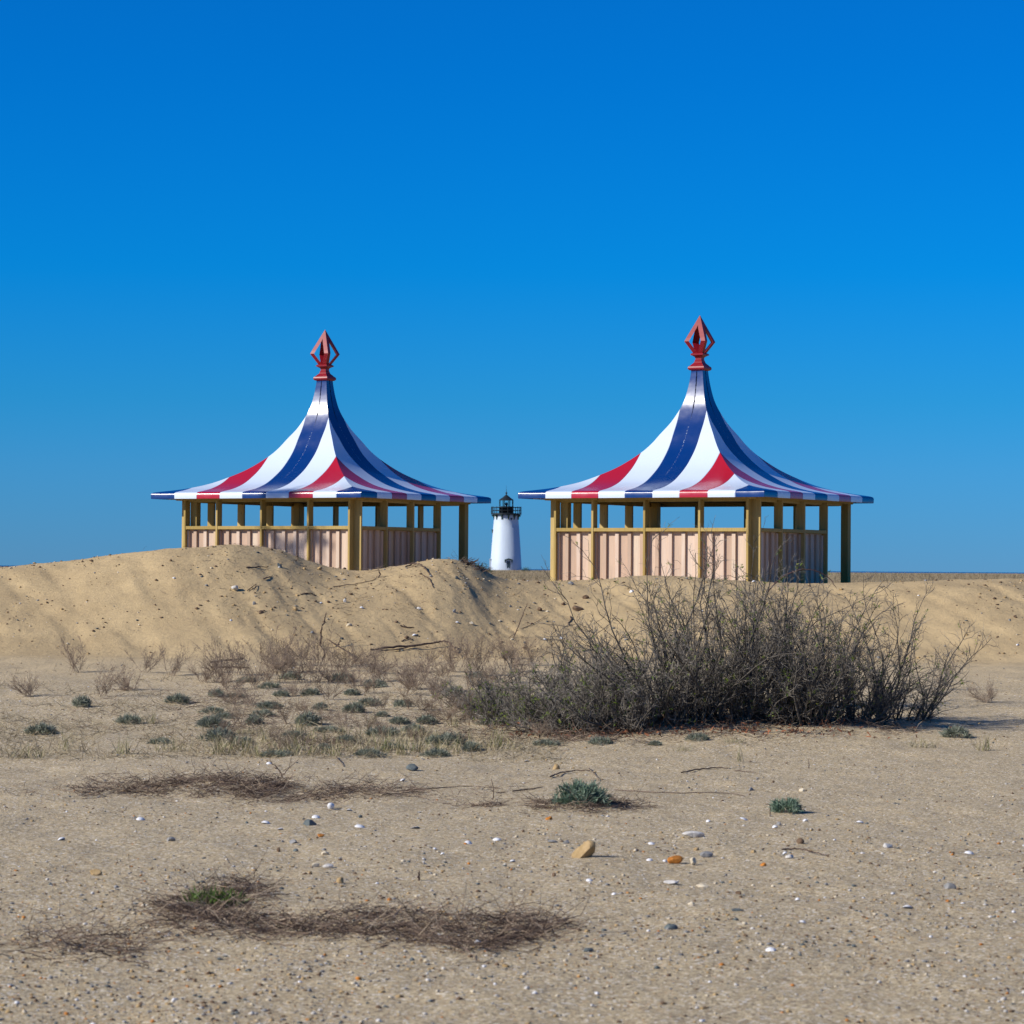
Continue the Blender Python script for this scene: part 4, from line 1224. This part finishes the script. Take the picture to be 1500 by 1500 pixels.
# gravel nobody could count
def gravel(n, name, label, xy, smin, smax, probs, pw=3.2):
    x, y = xy
    # debris gathers in drifts
    kp = RNG.random(len(x)) < np.clip(0.55 + 1.6 * fbm(x * 0.9, y * 0.7, 91, 3), 0.12, 1)
    x, y = x[kp], y[kp]
    n = len(x)
    base = np.array([(1, 0, 0), (-1, 0, 0), (0, 1, 0), (0, -1, 0), (0, 0, 1), (0, 0, -1), (.62, .62, .5), (-.62, .62, .5), (-.62, -.62, .5), (.62, -.62, .5)])
    tri = np.array([(0, 6, 4), (6, 2, 4), (2, 7, 4), (7, 1, 4), (1, 8, 4), (8, 3, 4), (3, 9, 4), (9, 0, 4), (0, 2, 6), (2, 1, 7), (1, 3, 8), (3, 0, 9), (2, 0, 5), (1, 2, 5), (3, 1, 5), (0, 3, 5)])
    s = smin * (smax / smin) ** (RNG.random(n) ** pw)
    P = base[None] * RNG.uniform(0.6, 1.15, (n, len(base), 1)) * np.stack([s, s * RNG.uniform(.6, 1, n), s * RNG.uniform(.35, .8, n)], -1)[:, None, :] / 2
    a = RNG.uniform(0, 2 * np.pi, n); ca, sa = np.cos(a)[:, None], np.sin(a)[:, None]
    X = P[..., 0] * ca - P[..., 1] * sa; Y = P[..., 0] * sa + P[..., 1] * ca
    V = np.stack([X + x[:, None], Y + y[:, None], P[..., 2] + (ground(x, y) + s * 0.08)[:, None]], -1).reshape(-1, 3)
    Q = (tri[None] + (np.arange(n) * len(base))[:, None, None]).reshape(-1, 3)
    keys = list(probs); mi = RNG.choice(len(keys), n, p=np.array([probs[k_] for k_ in keys]) / sum(probs.values()))
    me = np_mesh(name, V, Q, smooth=True, mi=np.repeat(mi, len(tri)))
    tag(link(name, me, [M_STONE[k_] for k_ in keys]), label, 'gravel', kind='stuff')


pr_ = {'tan': 3.4, 'grey': 2.2, 'cream': 1.3, 'orange': 0.45, 'pale': 1.2, 'white': .3, 'slate': 1.5, 'brown': 3.2}
gravel(0, 'gravel', 'fine mixed gravel strewn over the near sand', scatter(42000, -40, 1540, 1095, 1520), 0.005, 0.030, pr_, 4.2)
xx = RNG.uniform(-8.5, 8.5, 11000); yy = RNG.uniform(35.3, 44.5, 11000)
gravel(0, 'gravel', 'scattered pebbles and crumbs on the heaped sand', (xx, yy), 0.014, 0.070, {'brown': 6, 'tan': 4, 'grey': 1.5, 'cream': 1, 'white': .25, 'slate': 1.2}, 2.5)
xx = RNG.uniform(-6, 6, 5000); yy = RNG.uniform(23.5, 36, 5000)
gravel(0, 'gravel', 'scattered pebbles among the cushion plants', (xx, yy), 0.008, 0.035, {'brown': 4, 'tan': 3, 'grey': 1.5, 'cream': 1, 'white': .6, 'slate': 1.2})

# ------------------------------------------------------------------ fresh green plant, lower left
p = hit(330, 1328); n = 420
rg = np.random.default_rng(8)
B = np.stack([rg.normal(-0.05, 0.06, n).clip(-.17, .07), rg.normal(0, 0.05, n).clip(-.1, .1), rg.uniform(0, 0.03, n)], -1)
dr = unit(np.stack([rg.normal(0, .6, n), rg.normal(0, .6, n), rg.uniform(.3, 1, n)], -1))
V, Q = blades(B, dr, rg.uniform(0.025, 0.07, n), rg.uniform(0.005, 0.010, n), rg.normal(size=(n, 3)) * 0.25, 3, 0.2)
o = link('green_plant', np_mesh('green_plant', V, Q, np.repeat(rg.random(n), 3)), M_FRESH); o.location = p
tag(o, 'low bright green leafy plant among dark litter at lower left', 'plant')

# ------------------------------------------------------------------ distant and crest bushes
def dark_bush(px, py, depth, w, h, n, label, name='low_bush'):
    c = at(px, py, depth)
    c = Vector((c.x, c.y, float(ground(c.x, c.y))))
    rg = np.random.default_rng(int(px))
    a = rg.uniform(0, 6.28, n); e = rg.uniform(0, 1.4, n); q = rg.uniform(0.4, 1, n) * (1 + 0.3 * np.sin(3 * a))
    B = np.stack([np.cos(a) * np.cos(e) * w / 2 * q, np.sin(a) * np.cos(e) * w / 2 * q, np.sin(e) * h * q], -1)
    dr = unit(B + rg.normal(size=(n, 3)) * 0.4 * h)
    V, Q = blades(B, dr, rg.uniform(.15, .35, n) * h, rg.uniform(.06, .12, n) * h, rg.normal(size=(n, 3)) * .2, 2)
    o = empty(name, c)
    link('crown', np_mesh('crown', V, Q, np.repeat(rg.random(n), 2)), M_NEEDLE, o)
    tw = []
    random.seed(int(px))
    for i in range(14):
        az = random.uniform(0, 6.28)
        pp, e_, r_ = limb((0, 0, -0.05), nrm((math.cos(az) * w / h * .5, math.sin(az) * w / h * .5, 1)), h, 4, 0.02 * h, 0.006 * h, 0.15)
        tw.append((pp, r_))
    V, Q = tubes(tw, 4); link('stems', np_mesh('stems', V, Q), M_BARK, o)
    tag(o, label, 'bush')


dark_bush(770, 833, 330, 1.3, 0.42, 400, 'dark little bush on the far plain just right of the lighthouse')
dark_bush(783, 834, 330, 3.0, 0.22, 400, 'flat dark bush on the far plain beside the right pavilion post')
dark_bush(703, 833, 150, 1.3, 0.42, 400, 'low dark bush behind the crest left of the lighthouse')
dark_bush(714, 835, 160, 0.9, 0.25, 300, 'smaller dark bush between crest mound and lighthouse')

# roots and dark debris down the right end of the crest mound
polys = []
random.seed(5)
for i in range(130):
    t = random.random()
    q = hit(672 + 42 * t + random.gauss(0, 3), 818 + 22 * t + abs(random.gauss(2, 3)))
    pp, e_, r_ = limb((q.x, q.y + random.uniform(0, .4), q.z + 0.01), nrm((random.gauss(0.5, .6), random.gauss(0, .5), random.uniform(-.2, .35))), random.uniform(0.05, 0.16), 3, random.uniform(.004, .010), 0.003, 0.3)
    polys.append((pp, r_))
V, Q = tubes(polys, 3)
tag(link('root_litter', np_mesh('root_litter', V, Q, np.repeat(RNG.random(len(polys)) * 0.5, 9)), M_LITTER), 'dark roots and debris down the right end of the crest mound', 'litter', kind='stuff')

# ------------------------------------------------------------------ pine left of the picture, its shade falls on the left pavilion
SUN_EL = R(31.0)
SUN_H = Vector((-math.sin(R(69)), -math.cos(R(69)), 0))


def pine(loc, H, label):
    random.seed(15)
    o = empty('pine_tree', loc)
    tr = []; base = []; ax = []
    p, e, r = limb((0, 0, -0.2), (0, 0, 1), H + .2, 10, 0.12, 0.02, 0.03)
    tr.append((p, r))
    for i in range(4, 11):
        for _ in range(6):
            az = random.uniform(0, 6.28)
            Ln = (0.32 + 0.24 * (10 - i)) * random.uniform(0.6, 1.1)
            q = tuple(p[i - 1][j] + (p[i][j] - p[i - 1][j]) * random.random() for j in range(3))
            pp, ee, rr = limb(q, nrm((math.cos(az), math.sin(az), 0.35)), Ln, 5, 0.03, 0.008, 0.14)
            tr.append((pp, rr))
            for j in range(2, 6):
                for _k in range(4):
                    c2, e2, r2 = limb(pp[j], jit(ee[j], 0.7), random.uniform(.15, .35), 3, 0.009, 0.004, 0.15)
                    tr.append((c2, r2))
                    for s_ in range(1, 4):
                        for _n in range(18):
                            base.append(c2[s_]); ax.append(e2[s_])
    V, Q = tubes(tr, 5); link('trunk', np_mesh('trunk', V, Q, smooth=True), M_BARK, o)
    B = np.array(base); n = len(B)
    dr = unit(np.array(ax) + RNG.normal(size=(n, 3)) * 0.8)
    V, Q = blades(B, dr, RNG.uniform(.08, .15, n), RNG.uniform(.006, .010, n), RNG.normal(size=(n, 3)) * .1, 2)
    link('crown', np_mesh('crown', V, Q, np.repeat(RNG.random(n), 2)), M_NEEDLE, o)
    tag(o, label, 'tree')


target = Vector((at(262, 740, 47.5).x, 47.0, 2.3))
tp = target + SUN_H * 9.5
top = target.z + 9.5 * math.tan(SUN_EL)
pine((tp.x, tp.y, float(ground(tp.x, tp.y))), top - PLAT + 1.9, 'slim pine tree standing left of the left pavilion')

# ------------------------------------------------------------------ light
sd = bpy.data.lights.new('sun', 'SUN'); sd.energy = 5.0; sd.angle = R(0.5); sd.color = (1.0, 0.955, 0.88)
so = bpy.data.objects.new('sun', sd); COL.objects.link(so)
sdir = SUN_H * math.cos(SUN_EL) + Vector((0, 0, math.sin(SUN_EL)))
so.rotation_euler = sdir.to_track_quat('Z', 'Y').to_euler()
so.location = (-20, -10, 30)
w = bpy.data.worlds.new('World'); SC.world = w; w.use_nodes = True
nt = w.node_tree; bg = nt.nodes['Background']
sky = N(nt, 'ShaderNodeTexSky'); sky.sky_type = 'NISHITA'; sky.sun_disc = False
sky.sun_elevation = SUN_EL
sky.sun_rotation = math.atan2(SUN_H.x, SUN_H.y)
sky.altitude = 0; sky.air_density = 1.0; sky.dust_density = 0.0; sky.ozone_density = 4.0
tcw = N(nt, 'ShaderNodeTexCoord').outputs['Generated']
sxyz = N(nt, 'ShaderNodeSeparateXYZ'); nt.links.new(tcw, sxyz.inputs[0])
# clear polarised spring sky: the red end is nearly absent away from the horizon
tint = ramp(nt, sxyz.outputs[2], [(0.0, (0.150, 0.480, 1.23)), (0.034, (0.110, 0.520, 1.22)), (0.058, (0.060, 0.540, 1.18)), (0.103, (0.008, 0.56, 1.27)), (0.172, (0.003, 0.54, 1.27)), (1.0, (0.06, 0.50, 1.0))])
nt.links.new(mixc(nt, 1.0, sky.outputs[0], tint, 'MULTIPLY'), bg.inputs['Color'])
bg.inputs['Strength'].default_value = 0.081
SC.view_settings.view_transform = 'Standard'; SC.view_settings.look = 'None'
SC.view_settings.exposure = 0.18; SC.view_settings.gamma = 1.0
SC.view_settings.use_curve_mapping = False
SC.cycles.max_bounces = 6
SC.cycles.diffuse_bounces = 3
